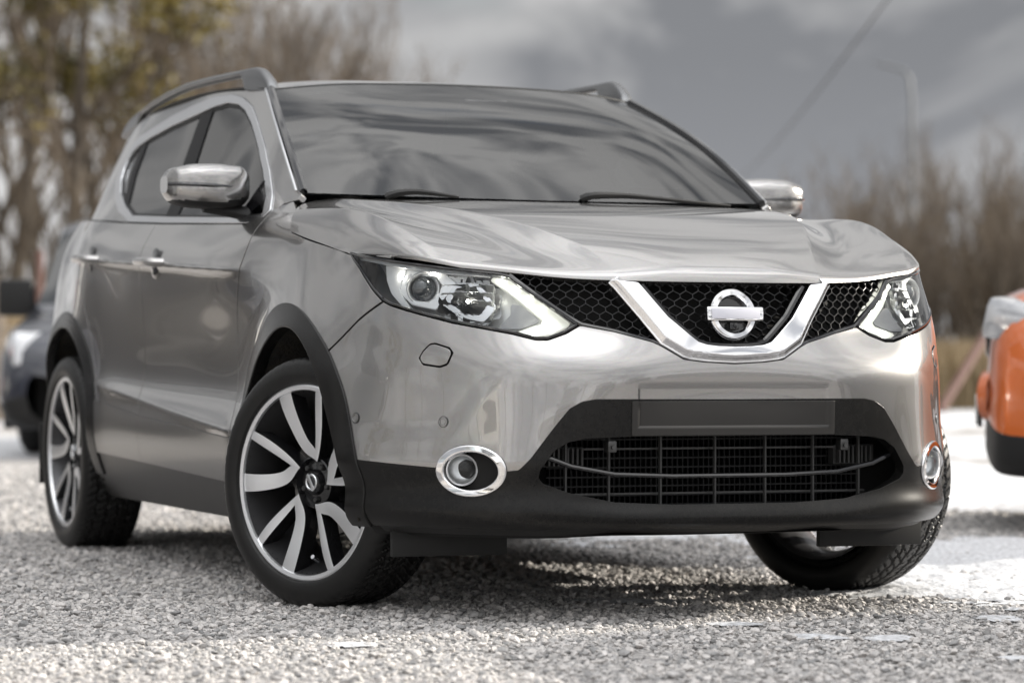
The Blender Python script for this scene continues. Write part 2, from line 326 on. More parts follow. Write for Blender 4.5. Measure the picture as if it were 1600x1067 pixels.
# --- roof: s 0 centre .. 1 edge, t 0 windscreen .. 1 tail ---
_e = np.stack([WT + np.array((-.006,0,.006)),
  [(-1.40,0,1.576),(-1.40,.22,1.574),(-1.40,.44,1.562),(-1.40,.622,1.531)],
  [(-1.90,0,1.596),(-1.90,.22,1.593),(-1.90,.45,1.577),(-1.90,.634,1.542)],
  [(-2.40,0,1.586),(-2.40,.22,1.583),(-2.40,.45,1.566),(-2.40,.626,1.528)],
  [(-2.80,0,1.552),(-2.80,.22,1.549),(-2.80,.41,1.521),(-2.80,.582,1.489)],
  [(-3.12,0,1.500),(-3.12,.22,1.497),(-3.11,.37,1.486),(-3.09,.49,1.452)]], 1)
_e = _mir(_e)
_et = nsp([0,.17,.40,.62,.82,1.], np.eye(6))
def surfE(s, t):
    return np.einsum('ni,ijk,nj->nk', _ws(np.asarray(s, float)), _e, _et(np.asarray(t, float)))
# --- glasshouse side: y over (x, z) ---
DX = [-.35,-.7,-1.1,-1.6,-2.1,-2.6,-3.0,-3.35][::-1]
DZ = [1.02,1.08,1.14,1.2,1.3,1.4,1.5,1.58]
DY = np.array([[.815,.785,.745,.705,.648,.590,.530,.48],[.850,.825,.793,.759,.707,.652,.597,.545],[.857,.829,.797,.765,.718,.672,.622,.575],
 [.862,.833,.801,.773,.735,.695,.653,.612],[.866,.838,.806,.778,.739,.698,.655,.61],[.862,.835,.80,.768,.728,.683,.635,.585],
 [.79,.757,.722,.69,.645,.597,.545,.49],[.66,.63,.60,.565,.515,.46,.405,.35]])[::-1]
_dx = nsp(DX, np.eye(8)); _dz = nsp(DZ, np.eye(8))
def surfD(x, z):
    x = np.asarray(x, float); z = np.asarray(z, float)
    y = np.einsum('ni,ij,nj->n', _dx(x), DY, _dz(z))
    return np.stack([x, y, z], 1)
FEAT = {"lamp":[[1.237,0.9537],[1.0012,0.9297],[0.7852,0.9074],[0.6361,0.8954],[0.5969,0.8888],[0.4962,0.825],[0.4017,0.762],[0.4423,0.7407],[0.4933,0.7244],[0.5266,0.7243],[0.59,0.7386],[0.766,0.767],[0.9141,0.7987],[0.9763,0.8132],[1.0091,0.8251],[1.0679,0.8591],[1.1546,0.9127]],"grille_low":[[0.4012,0.7652],[0.3149,0.746],[0.2191,0.7204],[0.1985,0.7108],[0.1405,0.6769],[0.0858,0.6705],[0.0012,0.6658]],"vout":[[0.3106,0.8697],[0.2437,0.7788],[0.1979,0.714],[0.1403,0.6785],[0.0768,0.6705],[0.001,0.6674]],"vin":[[0.2328,0.854],[0.1763,0.7744],[0.1273,0.7306],[0.0816,0.7047],[-0.0025,0.7001]],"trim":[[1.0555,0.4137],[0.9604,0.4079],[0.7977,0.3987],[0.6141,0.3922],[0.5749,0.3958],[0.5446,0.4264],[0.4856,0.5048],[0.4488,0.5497],[0.4181,0.5673],[0.3822,0.5737],[0.288,0.5736],[-0.0007,0.5726]],"inlet":[[0.526,0.3766],[0.5235,0.3959],[0.4877,0.4456],[0.4514,0.4671],[0.4073,0.4759],[0.286,0.4809],[0.0141,0.4804],[-0.0045,0.3064],[0.1728,0.3065],[0.3267,0.3142],[0.442,0.337],[0.5151,0.3621]],"fog":[[0.7024,0.3925],[0.8018,0.3905],[0.6091,0.3939],[0.703,0.4583],[0.7025,0.3264]],"fogin":[[0.7024,0.3925],[0.785,0.3908],[0.624,0.3937],[0.7028,0.4455],[0.7029,0.3392]],"washer":[[0.858,0.6751],[0.8471,0.693],[0.8266,0.7109],[0.811,0.7126],[0.768,0.7012],[0.7579,0.6899],[0.7713,0.6608],[0.7938,0.6542],[0.845,0.6605]],"sensor":[[0.7799,0.5152],[1.0705,0.5206]],"facet":[[0.9056,0.7388],[0.7987,0.7256],[0.664,0.6966],[0.603,0.6533],[0.6314,0.6115],[0.6619,0.5632],[0.7212,0.4966],[0.7623,0.4654],[0.8993,0.4598],[1.0517,0.4599]],"bf":[[1.001,0.8233],[1.1031,0.7744],[1.2415,0.6928]],"door":[[-0.4695,1.0751],[-0.4857,1.0421],[-0.4933,0.9922],[-0.5036,0.9276],[-0.56,0.8455],[-0.6331,0.7645],[-0.6669,0.5937],[-0.5956,0.5049],[-0.5709,0.4442]],"bseam":[[-1.681,1.1088],[-1.5543,0.9485],[-1.5712,0.9304],[-1.6301,0.555],[-1.6025,0.4728]],"silltop":[[-2.1908,0.5369],[-1.599,0.4852],[-0.5935,0.4436]],"sillbot":[[-2.1794,0.354],[-1.5129,0.3354],[-0.7126,0.3119]],"archout":[[-0.5361,0.4987],[-0.5024,0.6249],[-0.352,0.7404],[-0.1734,0.8141],[-0.0495,0.8228],[0.0676,0.802],[0.2001,0.7457],[0.2957,0.6877],[0.4023,0.5745],[0.4405,0.4938],[0.4769,0.4055],[0.4903,0.2656]],"archin":[[-0.4824,0.544],[-0.4241,0.6346],[-0.2465,0.7225],[-0.0751,0.7651],[0.043,0.7593],[0.1753,0.6997],[0.2797,0.605],[0.3467,0.5169],[0.4174,0.4203],[0.443,0.2918]],"rarchout":[[-2.1749,0.365],[-2.1908,0.5369],[-2.3066,0.7028],[-2.4335,0.8033],[-2.563,0.8273],[-2.7299,0.818],[-2.8399,0.7614]],"handles":[[-1.4007,0.9749],[-2.23,1.0092]],"chromelow":[[-1.9211,1.1335],[-1.4788,1.109],[-0.6265,1.0721]],"chrome_out":[[-0.4964,1.0988],[-0.5452,1.1454],[-0.6778,1.2293],[-0.8121,1.3025],[-0.9922,1.3812],[-1.1568,1.4544],[-1.2853,1.4919],[-1.409,1.5122],[-1.581,1.5187],[-1.7994,1.5071],[-2.0383,1.4886],[-2.2673,1.4564],[-2.4042,1.4277],[-2.4595,1.3852],[-2.4778,1.3248],[-2.4371,1.2536],[-2.2429,1.1836],[-2.0383,1.1302],[-1.5172,1.1053],[-0.6403,1.0696]],"chrome_in":[[-0.5025,1.0864],[-0.5844,1.1472],[-0.7228,1.2318],[-0.867,1.306],[-1.0833,1.4013],[-1.2119,1.4517],[-1.3021,1.4759],[-1.4177,1.4897],[-1.5359,1.4867],[-1.742,1.47],[-1.9834,1.4549],[-2.2257,1.4308],[-2.3364,1.4079],[-2.3918,1.3771],[-2.4184,1.3213],[-2.4325,1.2915],[-2.3422,1.2449],[-2.0608,1.1496],[-1.9424,1.1365],[-0.6559,1.0824]],"bpil":[[-1.6777,1.476],[-1.5609,1.4815],[-1.527,1.3059],[-1.666,1.3142],[-1.5786,1.1113],[-1.3917,1.1036]],"cpil":[[-2.2474,1.4172],[-2.1911,1.436],[-2.2052,1.3091],[-2.232,1.2206],[-2.3094,1.2433],[-2.0965,1.1622]],"apil":[[-1.0707,1.5023],[-0.8374,1.3968],[-0.5599,1.2485],[-0.3999,1.1639]],
 "l_drl":[[0.6634,0.8917],[0.6086,0.8942],[0.5501,0.8661],[0.4813,0.8209],[0.4253,0.7714],[0.4737,0.7512],[0.5295,0.7432],[0.5695,0.7523],[0.5001,0.7702],[0.493,0.7808],[0.5389,0.8135],[0.5984,0.8556]],
 "l_leds":[[0.6273,0.8803],[0.5833,0.8582],[0.54,0.831],[0.5016,0.8029],[0.4763,0.7698],[0.525,0.7522]],
 "l_top":[[1.2339,0.9498],[0.9587,0.9213],[0.793,0.9069],[0.6084,0.8985],[0.601,0.8931],[0.7919,0.8994],[0.9569,0.9119],[1.2101,0.9392]],
 "l_wing":[[1.0628,0.922],[0.9664,0.9122],[0.9812,0.8846],[0.9843,0.8634],[0.9546,0.8313],[0.9309,0.8149],[0.9537,0.8149],[1.0129,0.8515],[1.0475,0.8866]],
 "l_hex":[[0.9701,0.9112],[0.8314,0.9053],[0.7852,0.8817],[0.798,0.8626],[0.8425,0.8125],[0.925,0.8244],[0.9657,0.8487],[0.9904,0.88]],
 "l_hexin":[[0.9558,0.9022],[0.8519,0.8978],[0.8268,0.8778],[0.8332,0.8539],[0.8603,0.8268],[0.9207,0.8306],[0.9519,0.8528],[0.9704,0.8762]],
 "l_proj":[[0.903,0.869]],
 "l_ref":[[0.794,0.8707],[0.7746,0.8808],[0.7067,0.8825],[0.6775,0.8575],[0.6496,0.8248],[0.6522,0.8122],[0.6864,0.7801],[0.7554,0.7887],[0.8186,0.8251]],
 "l_refin":[[0.781,0.8709],[0.7114,0.8746],[0.69,0.853],[0.6721,0.8326],[0.677,0.8157],[0.6986,0.7941],[0.7513,0.7991],[0.7932,0.8255],[0.7917,0.8546]],
 "l_tex":[[0.5929,0.825],[0.5626,0.82],[0.5047,0.784],[0.5073,0.777],[0.5634,0.7622],[0.6382,0.7606],[0.5925,0.7967]],"bar":[[0.4985,0.4272],[0.4366,0.4017],[0.3195,0.382],[0.1616,0.3764],[-0.0178,0.3755]],"towp":[[0.3329,0.4529]],"foglamp":[[0.7517,0.3879]]}
FEAT = {k: [tuple(q) for q in v] for k, v in FEAT.items()}
# ------------------------------------------------------------------ panel cutting
class PM:
    """piece of a parametric surface: uv vertices + polygons; cut by the sign of a field"""
    def __init__(s, surf, uv, polys, flip=False): s.surf, s.uv, s.polys, s.flip = surf, uv, polys, flip; s._p = None
    @staticmethod
    def grid(surf, us, vs, flip=False):
        us, vs = np.asarray(us, float), np.asarray(vs, float); U, V = np.meshgrid(us, vs, indexing='ij'); n, m = len(us), len(vs)
        i = np.arange(n-1)[:, None]*m + np.arange(m-1)[None]
        q = np.stack([i, i+m, i+m+1, i+1], -1).reshape(-1, 4)
        return PM(surf, np.stack([U.ravel(), V.ravel()], 1), q, flip)
    @property
    def pos(s):
        if s._p is None: s._p = s.surf(s.uv[:, 0], s.uv[:, 1])
        return s._p
    def cut(s, field):
        """keep field < 0; field(u, v, P)"""
        f = field(s.uv[:, 0], s.uv[:, 1], s.pos); f = np.where(np.abs(f) < 1e-7, -1e-7, f)
        ins = f < 0; keep, part = [], []
        if isinstance(s.polys, np.ndarray):
            c = ins[s.polys].sum(1); keep = [s.polys[c == 4]]; part = [tuple(p) for p in s.polys[(c > 0) & (c < 4)]]; base = keep[0]; polys = []
            new = [tuple(p) for p in base]
        else:
            new = []
            for p in s.polys:
                c = sum(ins[k] for k in p)
                if c == len(p): new.append(p)
                elif c: part.append(p)
        uv = [s.uv]; extra = []; cache = {}; nv = len(s.uv)
        for p in part:
            out = []
            for a, b in zip(p, p[1:] + p[:1]):
                if ins[a]: out.append(a)
                if ins[a] != ins[b]:
                    k = (a, b) if a < b else (b, a)
                    if k not in cache:
                        t = f[k[0]]/(f[k[0]]-f[k[1]]); t = min(max(t, .002), .998)
                        cache[k] = nv + len(extra); extra.append(s.uv[k[0]]*(1-t) + s.uv[k[1]]*t)
                    out.append(cache[k])
            if len(out) >= 3: new.append(tuple(out))
        if extra: uv.append(np.array(extra))
        uv = np.concatenate(uv)
        used = np.unique(np.fromiter((k for p in new for k in p), int)); mp = -np.ones(len(uv), int); mp[used] = np.arange(len(used))
        return PM(s.surf, uv[used], [tuple(mp[k] for k in p) for p in new], s.flip)
def sdpoly(P, poly):
    """signed distance of points to a closed polygon, negative inside"""
    P = np.asarray(P); poly = np.asarray(poly, float); d = np.full(len(P), 1e9); ins = np.zeros(len(P), bool)
    for a, b in zip(poly, np.roll(poly, -1, 0)):
        ab = b-a; t = np.clip(((P-a)@ab)/max(ab@ab, 1e-12), 0, 1); q = a + t[:, None]*ab
        d = np.minimum(d, np.hypot(*(P-q).T))
        c = ((a[1] > P[:, 1]) != (b[1] > P[:, 1]))
        with np.errstate(divide='ignore', invalid='ignore'):
            xi = (b[0]-a[0])*(P[:, 1]-a[1])/(b[1]-a[1]) + a[0]
        ins ^= c & (P[:, 0] < xi)
    return np.where(ins, -d, d)
G2 = .0042   # half a shut-line gap
def inside(poly, g=0.):  return lambda u, v, P: sdpoly(np.stack([u, v], 1), poly) + g
def outside(poly, g=0.): return lambda u, v, P: -sdpoly(np.stack([u, v], 1), poly) + g
def insxz(poly, g=0.):   return lambda u, v, P: sdpoly(P[:, [0, 2]], poly) + g
def outxz(poly, g=0.):   return lambda u, v, P: -sdpoly(P[:, [0, 2]], poly) + g
def piece(name, pms, m, parent, off=0., thick=.012, mirror='both', center=False, round_=.0010):
    """panels -> one mesh; outer skin with true surface normals, edges folded inwards by thick"""
    if not isinstance(pms, (list, tuple)): pms = [pms]
    V, F, NN, base = [], [], [], 0
    sides = {'R': (-1,), 'L': (1,), 'both': (1, -1)}[mirror]
    for pm in pms:
        if not len(pm.polys): continue
        P0 = pm.pos; n0 = normals(pm.surf, pm.uv[:, 0], pm.uv[:, 1])
        if pm.flip: n0 = -n0
        polys = [tuple(p) for p in pm.polys]
        # orient the polygons with the normal
        p = polys[len(polys)//2]; fn = np.cross(P0[p[1]]-P0[p[0]], P0[p[2]]-P0[p[0]])
        rev = fn @ n0[p[0]] < 0
        if rev: polys = [q[::-1] for q in polys]
        ed = {}
        for q in polys:
            for a, b in zip(q, q[1:] + q[:1]): ed[(a, b)] = 1
        bd = [(a, b) for (a, b) in ed if (b, a) not in ed and not (abs(P0[a, 1]) < 1e-5 and abs(P0[b, 1]) < 1e-5)]
        for sg in sides:
            M = np.array([1, sg, 1]); P = (P0 + n0*off)*M; n = n0*M; k = len(V) and sum(len(x) for x in V)
            b0 = sum(len(x) for x in V)
            qs = polys if sg == 1 else [q[::-1] for q in polys]
            V.append(P); F += [tuple(b0+i for i in q) for q in qs]; NN += [n[i] for q in qs for i in q]
            if thick > 0 and bd:
                ids = sorted({i for e in bd for i in e}); mp = {i: j for j, i in enumerate(ids)}
                b1 = b0 + len(P); ii = np.array(ids)
                # outward in-surface direction at the border, for a rounded lip
                T = np.zeros((len(ids), 3)); cnt = np.zeros(len(ids))
                for a, b in bd:
                    t = np.cross(P[b]-P[a], n[a])*(1 if sg == 1 else -1); t /= max(np.linalg.norm(t), 1e-9)
                    T[mp[a]] += t; T[mp[b]] += t
                T /= np.maximum(np.linalg.norm(T, axis=1), 1e-9)[:, None]
                r = round_
                ring0 = P[ii]; ring1 = P[ii] + T*r*.7 - n[ii]*r*.35; ring2 = P[ii] + T*r - n[ii]*r*1.2; ring3 = P[ii] + T*r - n[ii]*thick
                V.append(np.concatenate([ring1, ring2, ring3])); m_ = len(ids)
                nr = [n[ii], (n[ii]+T)/1.414, T, T]
                for a, b in bd:
                    ia, ib = mp[a], mp[b]
                    lv = [(b0+a, b0+b), (b1+ia, b1+ib), (b1+m_+ia, b1+m_+ib), (b1+2*m_+ia, b1+2*m_+ib)]
                    for j in range(3):
                        q = (lv[j][1], lv[j][0], lv[j+1][0], lv[j+1][1]); qn = (nr[j][ib], nr[j][ia], nr[j+1][ia], nr[j+1][ib])
                        if sg != 1: q, qn = q[::-1], qn[::-1]
                        F.append(q); NN += list(qn)
    V = np.concatenate(V)
    me = bpy.data.meshes.new(name); me.from_pydata(V.tolist(), [], F); me.update()
    me.shade_smooth(); me.normals_split_custom_set([tuple(map(float, x)) for x in NN])
    return link(name, me, m, parent)
def skin_pts(surf, uv, off=0, mirror=1, flip=False):
    uv = np.asarray(uv, float); n = normals(surf, uv[:, 0], uv[:, 1]); n = -n if flip else n
    return (surf(uv[:, 0], uv[:, 1]) + n*off)*np.array([1, mirror, 1])
# ------------------------------------------------------------------ the silver crossover
car = thing('silver_car', 'silver grey crossover parked on gravel with a chrome V grille and its front wheels turned', 'car')
US = np.concatenate([np.arange(0, 1.45, .0065), np.arange(1.45, 2.2, .009), np.arange(2.2, 4.5, .013), np.linspace(4.5, UL[-1], 44)])
def gA(u0, u1, z0, z1, dz=.007):
    u = US[(US >= u0-1e-6) & (US <= u1+1e-6)]; return PM.grid(surfA, u, np.arange(z0, z1+1e-6, dz))
X_ = lambda P: P[:, 0]
TOP = [(1.2,.945),(.35,.945),(.284,.9515),(.2,.9655),(.08,.9845),(-.07,1.0075),(-.188,1.0275),(-.207,1.045),(-.205,1.080),(-.36,1.124),(-.44,1.116),(-.50,1.085),(-.64,1.066),(-1.52,1.101),(-2.03,1.126),(-2.3,1.143),(-2.6,1.158),(-3.2,1.18),(-3.6,1.18)]
BELOWTOP = TOP + [(-3.6,-.2),(1.2,-.2)]
ARCO = FEAT['archout']; ARCI = FEAT['archin']
arco = [(-.575,.36),(-.565,.44)] + ARCO + [(.455,.15),(-.575,.15)]
arci = [(-.50,.30),(-.495,.46)] + [(x-.008 if x < 0 else x-.018, z-.004) for x, z in ARCI] + [(.385,.15),(-.50,.15)]
RO = [(-2.150,.30),(-2.155,.40),(-2.172,.52),(-2.225,.64),(-2.32,.735),(-2.44,.803),(-2.56,.830),(-2.68,.828),(-2.82,.79),(-2.95,.71),(-3.05,.60),(-3.10,.48),(-3.12,.36)]
RI = [(-2.225,.30),(-2.225,.42),(-2.25,.54),(-2.31,.64),(-2.40,.72),(-2.51,.768),(-2.64,.782),(-2.77,.765),(-2.88,.71),(-2.98,.61),(-3.03,.50),(-3.05,.36)]
def smooth_line(p, n=60):
    p = np.array(p); k = np.concatenate([[0], np.cumsum(np.hypot(*np.diff(p, axis=0).T))]); return [tuple(q) for q in nsp(k, p)(np.linspace(0, k[-1], n))]
arco = smooth_line(arco[:-2]) + arco[-2:]; arci = smooth_line(arci[1:-2]) + arci[-2:]; RO = smooth_line(RO); RI = smooth_line(RI)
raro = RO + [(-3.12,.15),(-2.15,.15)]; rari = RI + [(-3.05,.15),(-2.225,.15)]
lampp = FEAT['lamp']
UPPER = [(-.2,.666)] + [(u, z) for u, z in FEAT['grille_low'][::-1]][:-1] + [(.4016,.762)] + lampp[7:] + lampp[:1] + [(1.30,1.3),(-.2,1.3)]
SEAM = [(-1,0),(-1,1.4),(1.0,1.4),(1.0009,.8233),(1.1026,.7744),(1.2413,.6928),(1.30,.655),(1.6,.5),(1.6,0)]
TRIM = [(-.2,.5726)] + FEAT['trim'][::-1] + [(1.12,.417),(1.6,.42),(1.6,0),(-.2,0)]
TRIM[1] = (0, .5726)
def ell(c, a, b, n=48): return [(c[0]+a*math.cos(2*math.pi*k/n), c[1]+b*math.sin(2*math.pi*k/n)) for k in range(n)]
FOG = (.7023, .3925)
fogo = ell(FOG, .092, .061); fogi = ell(FOG, .079, .0525); fogx = ell(FOG, .0965, .0655)
DOORL = FEAT['door']; BS = FEAT['bseam']
doorline = [(-.455,1.2)] + [(-.465,1.10)] + [(-.475,1.065),(-.487,1.03),(-.500,.985),(-.520,.925),(-.555,.85),(-.592,.77),(-.610,.65),(-.606,.54),(-.590,.44),(-.585,.30)]
bline = [(-1.60,1.2),(-1.585,1.05),(-1.58,.93),(-1.60,.80),(-1.625,.65),(-1.635,.55),(-1.625,.45),(-1.615,.30)]
rline = [(-2.44,1.3),(-2.43,1.10),(-2.39,.98),(-2.32,.86),(-2.255,.76),(-2.19,.62),(-2.15,.52),(-2.14,.20)]
SILT = [(-.40,.435),(-.606,.443),(-1.6065,.485),(-2.25,.535),(-2.6,.56)]
SILB = [(-.40,.298),(-.7128,.312),(-1.5131,.335),(-2.25,.355),(-2.6,.366)]
def right_of(line): return [(9, line[0][1])] + line + [(9, line[-1][1])]       # forward of a line
def left_of(line): return [(-9, line[0][1])] + line + [(-9, line[-1][1])]
def above(line): return [(line[0][0], 9)] + line + [(line[-1][0], 9)]
P_, PB = 'silver_paint', 'black_plastic'
# bumper skin
bp = gA(0, 1.33, .375, .96)
for f in (outside(UPPER, G2), inside(SEAM, G2), outside(TRIM, .0012), outside(fogx, .001), outxz(arco, .001), outside(FEAT['washer'], .0035)): bp = bp.cut(f)
bumper = piece('front_bumper', bp, P_, car)
ws = gA(.7, .9, .63, .73).cut(inside(FEAT['washer'], .003))
for sg in 'RL': piece('washer_cover', ws, P_, car, off=.002, mirror=sg)
tr = gA(0, 1.33, .218, .58, .0055)
for f in (inside(TRIM, .0012), outside(FEAT['inlet'] + [(-.2,.306),(-.2,.4804)] if False else [(-.2,.3062),(-.2,.4804)] + FEAT['inlet'][6:3:-1] + FEAT['inlet'][3:0:-1] + FEAT['inlet'][:1] + FEAT['inlet'][:6:-1][0:5], .0), outside(fogx, .001), outxz(arco, .001)): tr = tr.cut(f)
lipz = tr.cut(lambda u, v, P: P[:, 2]-.252); tr = tr.cut(lambda u, v, P: .246-P[:, 2])
piece('bumper_lip', lipz, 'dark_plastic', car, off=-.014, thick=.02)
trim = piece('bumper_trim', tr, PB, car, off=.001, thick=.03)
# number plate bracket and its body-coloured recess
piece('plate_bracket', PM.grid(surfA, np.arange(0, .2861, .0065), np.arange(.483, .5681, .005)), mat('bracket_black', (.022, .0205, .019), .38), car, off=.0045, thick=.006)
# wings
fe = gA(.9, 2.35, .28, 1.16)
for f in (outside(SEAM, G2), insxz(BELOWTOP, G2), outside(lampp, G2), insxz(right_of(doorline), G2), outxz(arco, .001), lambda u, v, P: .44-P[:, 2]): fe = fe.cut(f)
for sg in 'RL': piece('front_wing', fe, P_, car, mirror=sg)
ac = gA(.95, 2.3, .20, .86)
for f in (insxz(arco, .001), outxz(arci), lambda u, v, P: .245-P[:, 2]): ac = ac.cut(f)
for sg in 'RL': piece('arch_trim', ac, PB, car, off=.006, thick=.035, mirror=sg, round_=.004)
ra = gA(3.5, 4.9, .28, .86)
for f in (insxz(raro, .001), outxz(rari)): ra = ra.cut(f)
for sg in 'RL': piece('arch_trim', ra, PB, car, off=.006, thick=.035, mirror=sg, round_=.004)
# doors and the cladding under them
dtop = insxz(BELOWTOP, .001)
d1 = gA(1.9, 3.4, .42, 1.14)
for f in (dtop, insxz(left_of(doorline), G2), insxz(right_of(bline), G2), insxz(above(SILT), .0015), outxz(arco, .001)): d1 = d1.cut(f)
d2 = gA(3.0, 4.3, .42, 1.16)
for f in (dtop, insxz(left_of(bline), G2), insxz(right_of(rline), G2), insxz(above(SILT), .0015), outxz(raro, .001)): d2 = d2.cut(f)
sill = gA(1.9, 4.2, .28, .56)
for f in (insxz(SILT + SILB[::-1], .0012), outxz(arco, .001), outxz(raro, .001)): sill = sill.cut(f)
s1 = sill.cut(insxz(right_of([(-1.612, .9), (-1.612, .1)]), .0015)); s2 = sill.cut(insxz(left_of([(-1.612, .9), (-1.612, .1)]), .0015))
mat('sill_plastic', (.17, .165, .16), .26, .7, .3, .1)
doors = []
for sg in 'RL':
    a = piece('front_door', d1, P_, car, mirror=sg); piece('door_cladding', s1, 'sill_plastic', a, off=.004, mirror=sg, thick=.02)
    b = piece('rear_door', d2, P_, car, mirror=sg); piece('door_cladding', s2, 'sill_plastic', b, off=.004, mirror=sg, thick=.02)
    doors.append((sg, a, b))
sb = gA(1.9, 4.25, .20, .40)
for f in (outxz(above(SILB), .001), outxz(arci, .001), outxz(rari, .001), lambda u, v, P: P[:, 0]+.45): sb = sb.cut(f)
for sg in 'RL': piece('sill', sb, PB, car, thick=.02, mirror=sg)
q = gA(3.5, UL[-1], .40, 1.20)
for f in (dtop, insxz(left_of(rline), G2), outxz(raro, .001), lambda u, v, P: u-4.95, lambda u, v, P: .40-P[:, 2]): q = q.cut(f)
for sg in 'RL': piece('rear_quarter', q, P_, car, mirror=sg)
rb = gA(4.4, UL[-1], .26, .66).cut(outxz(raro, .001)).cut(lambda u, v, P: 4.95-u)
piece('rear_bumper', rb, PB, car)
tg = gA(4.9, UL[-1], .665, 1.2).cut(lambda u, v, P: 4.953-u)
piece('tailgate', tg, P_, car)
# bonnet
hs = np.unique(np.concatenate([np.linspace(0, HS[2], 40), np.linspace(HS[2], HS[5], 60), np.linspace(HS[5], 1, 40)])); ht = np.concatenate([np.linspace(0, .1, 26)[:-1], np.linspace(.1, 1, 110)])
hood = piece('bonnet', PM.grid(surfB, hs, ht), P_, car, thick=.03)
# dark inner skin so that shut lines and openings read dark
sh = gA(0, UL[-1], .20, 1.10, .03)
for f in (insxz(BELOWTOP, .03), outxz(arci, .0), outxz(rari, .0), outside([(-.2,.29),(-.2,1.4),(1.26,1.4),(1.26,.80),(1.0,.79),(.55,.70),(.55,.30)])): sh = sh.cut(f)
piece('inner_panel', sh, 'cavity', car, off=-.03, thick=0)
# screens and roof
wsp = PM.grid(surfC, np.linspace(0, 1, 40), np.linspace(0, 1, 50))
piece('windscreen', wsp.cut(lambda u, v, P: u-.985), 'screen_glass', car, off=.002, thick=0)
mat('frit', (.006, .006, .007), .25)
fr = wsp.cut(lambda u, v, P: np.minimum(np.minimum((1-u)-.055, v-.0), (1-v)-.07)) 
def fritf(u, v, P): return sdpoly(np.stack([u, v], 1), [(-.5,.10),(.55,.10),(.93,.11),(.935,.94),(-.5,.94)])
piece('screen_border', wsp.cut(lambda u, v, P: -fritf(u, v, P)), 'frit', car, off=-.004, thick=0)
piece('roof', PM.grid(surfE, np.linspace(0, 1, 40), np.linspace(.004, 1, 70)), P_, car, thick=.03)
piece('headliner', PM.grid(surfE, np.linspace(0, .96, 24), np.linspace(.02, .98, 40)), 'interior', car, off=-.035, thick=0)
# windscreen pillar seals
for sg in (-1, 1):
    bm = bmesh.new(); t = np.linspace(0, 1, 24)
    p = surfC(np.full(24, .992), t) + np.array([.0, .004, .004]); tube(bm, p*np.array([1, sg, 1]), .012, 8)
    bm_obj('pillar_seal', bm, 'gloss_black', car)
    bm = bmesh.new(); p = surfC(np.full(24, 1.012), t) + np.array([-.004, .008, .006]); tube(bm, p*np.array([1, sg, 1]), .0045, 6)
    bm_obj('pillar_bead', bm, 'satin_silver', car)
bm = bmesh.new(); s = np.linspace(-1, 1, 40); p = surfC(np.abs(s), np.ones(40))*np.stack([np.ones(40), np.sign(s), np.ones(40)], 1) + np.array([-.003, 0, .0]); tube(bm, p, .006, 6)
bm_obj('screen_seal', bm, 'dark_plastic', car)
# glasshouse side
dom_x = np.arange(-3.34, -.36, .012); dom_z = np.arange(1.03, 1.562, .009)
gd = PM.grid(surfD, dom_x, dom_z, True)
CO, CI = FEAT['chrome_out'], FEAT['chrome_in']
CO = CO[:12] + [(-2.40,1.441),(-2.455,1.418),(-2.485,1.385),(-2.49,1.345),(-2.47,1.29),(-2.40,1.235),(-2.25,1.178)] + [(-2.0358,1.1301),(-1.5179,1.1053),(-.6403,1.0696),(-.54,1.070)]
CI = [(-.53,1.086)] + CI[1:12] + [(-2.36,1.4085),(-2.41,1.390),(-2.43,1.365),(-2.428,1.335),(-2.40,1.29),(-2.33,1.240),(-2.20,1.192)] + [(-2.03,1.148),(-1.5179,1.1213),(-.6559,1.0824)]
roofline = [(-.36,1.140),(-.385,1.150),(-1.092,1.507),(-1.40,1.533),(-1.90,1.544),(-2.40,1.530),(-2.80,1.491),(-3.09,1.452),(-3.12,1.41)]
side_poly = roofline + [(-3.21,1.20)] + [(x, z+.003) for x, z in TOP[-2:8:-1] if x > -3.15]
bars = [(-.36,1.09)]
fr_ = gd.cut(insxz(side_poly)).cut(outxz(CO, .004))
for sg in 'RL': piece('side_frame', fr_, P_, car, mirror=sg, thick=.02)
ch = gd.cut(insxz(CO)).cut(outxz(CI))
for sg in 'RL': piece('window_surround', ch, 'satin_silver', car, off=.006, thick=.015, mirror=sg, round_=.003)
BP = [(-1.675,1.60),(-1.560,1.60),(-1.560,1.482),(-1.515,1.30),(-1.46,1.10),(-1.44,1.0),(-1.60,1.0),(-1.60,1.105),(-1.655,1.31),(-1.675,1.48)]
CP = [(-2.34,1.60),(-2.27,1.60),(-2.27,1.43),(-2.24,1.30),(-2.16,1.16),(-2.05,1.0),(-2.12,1.0),(-2.23,1.17),(-2.31,1.31),(-2.34,1.43)]
mat('pillar_black', (.006, .006, .007), .5, spec=.25)
glass = gd.cut(insxz(CI, .0))
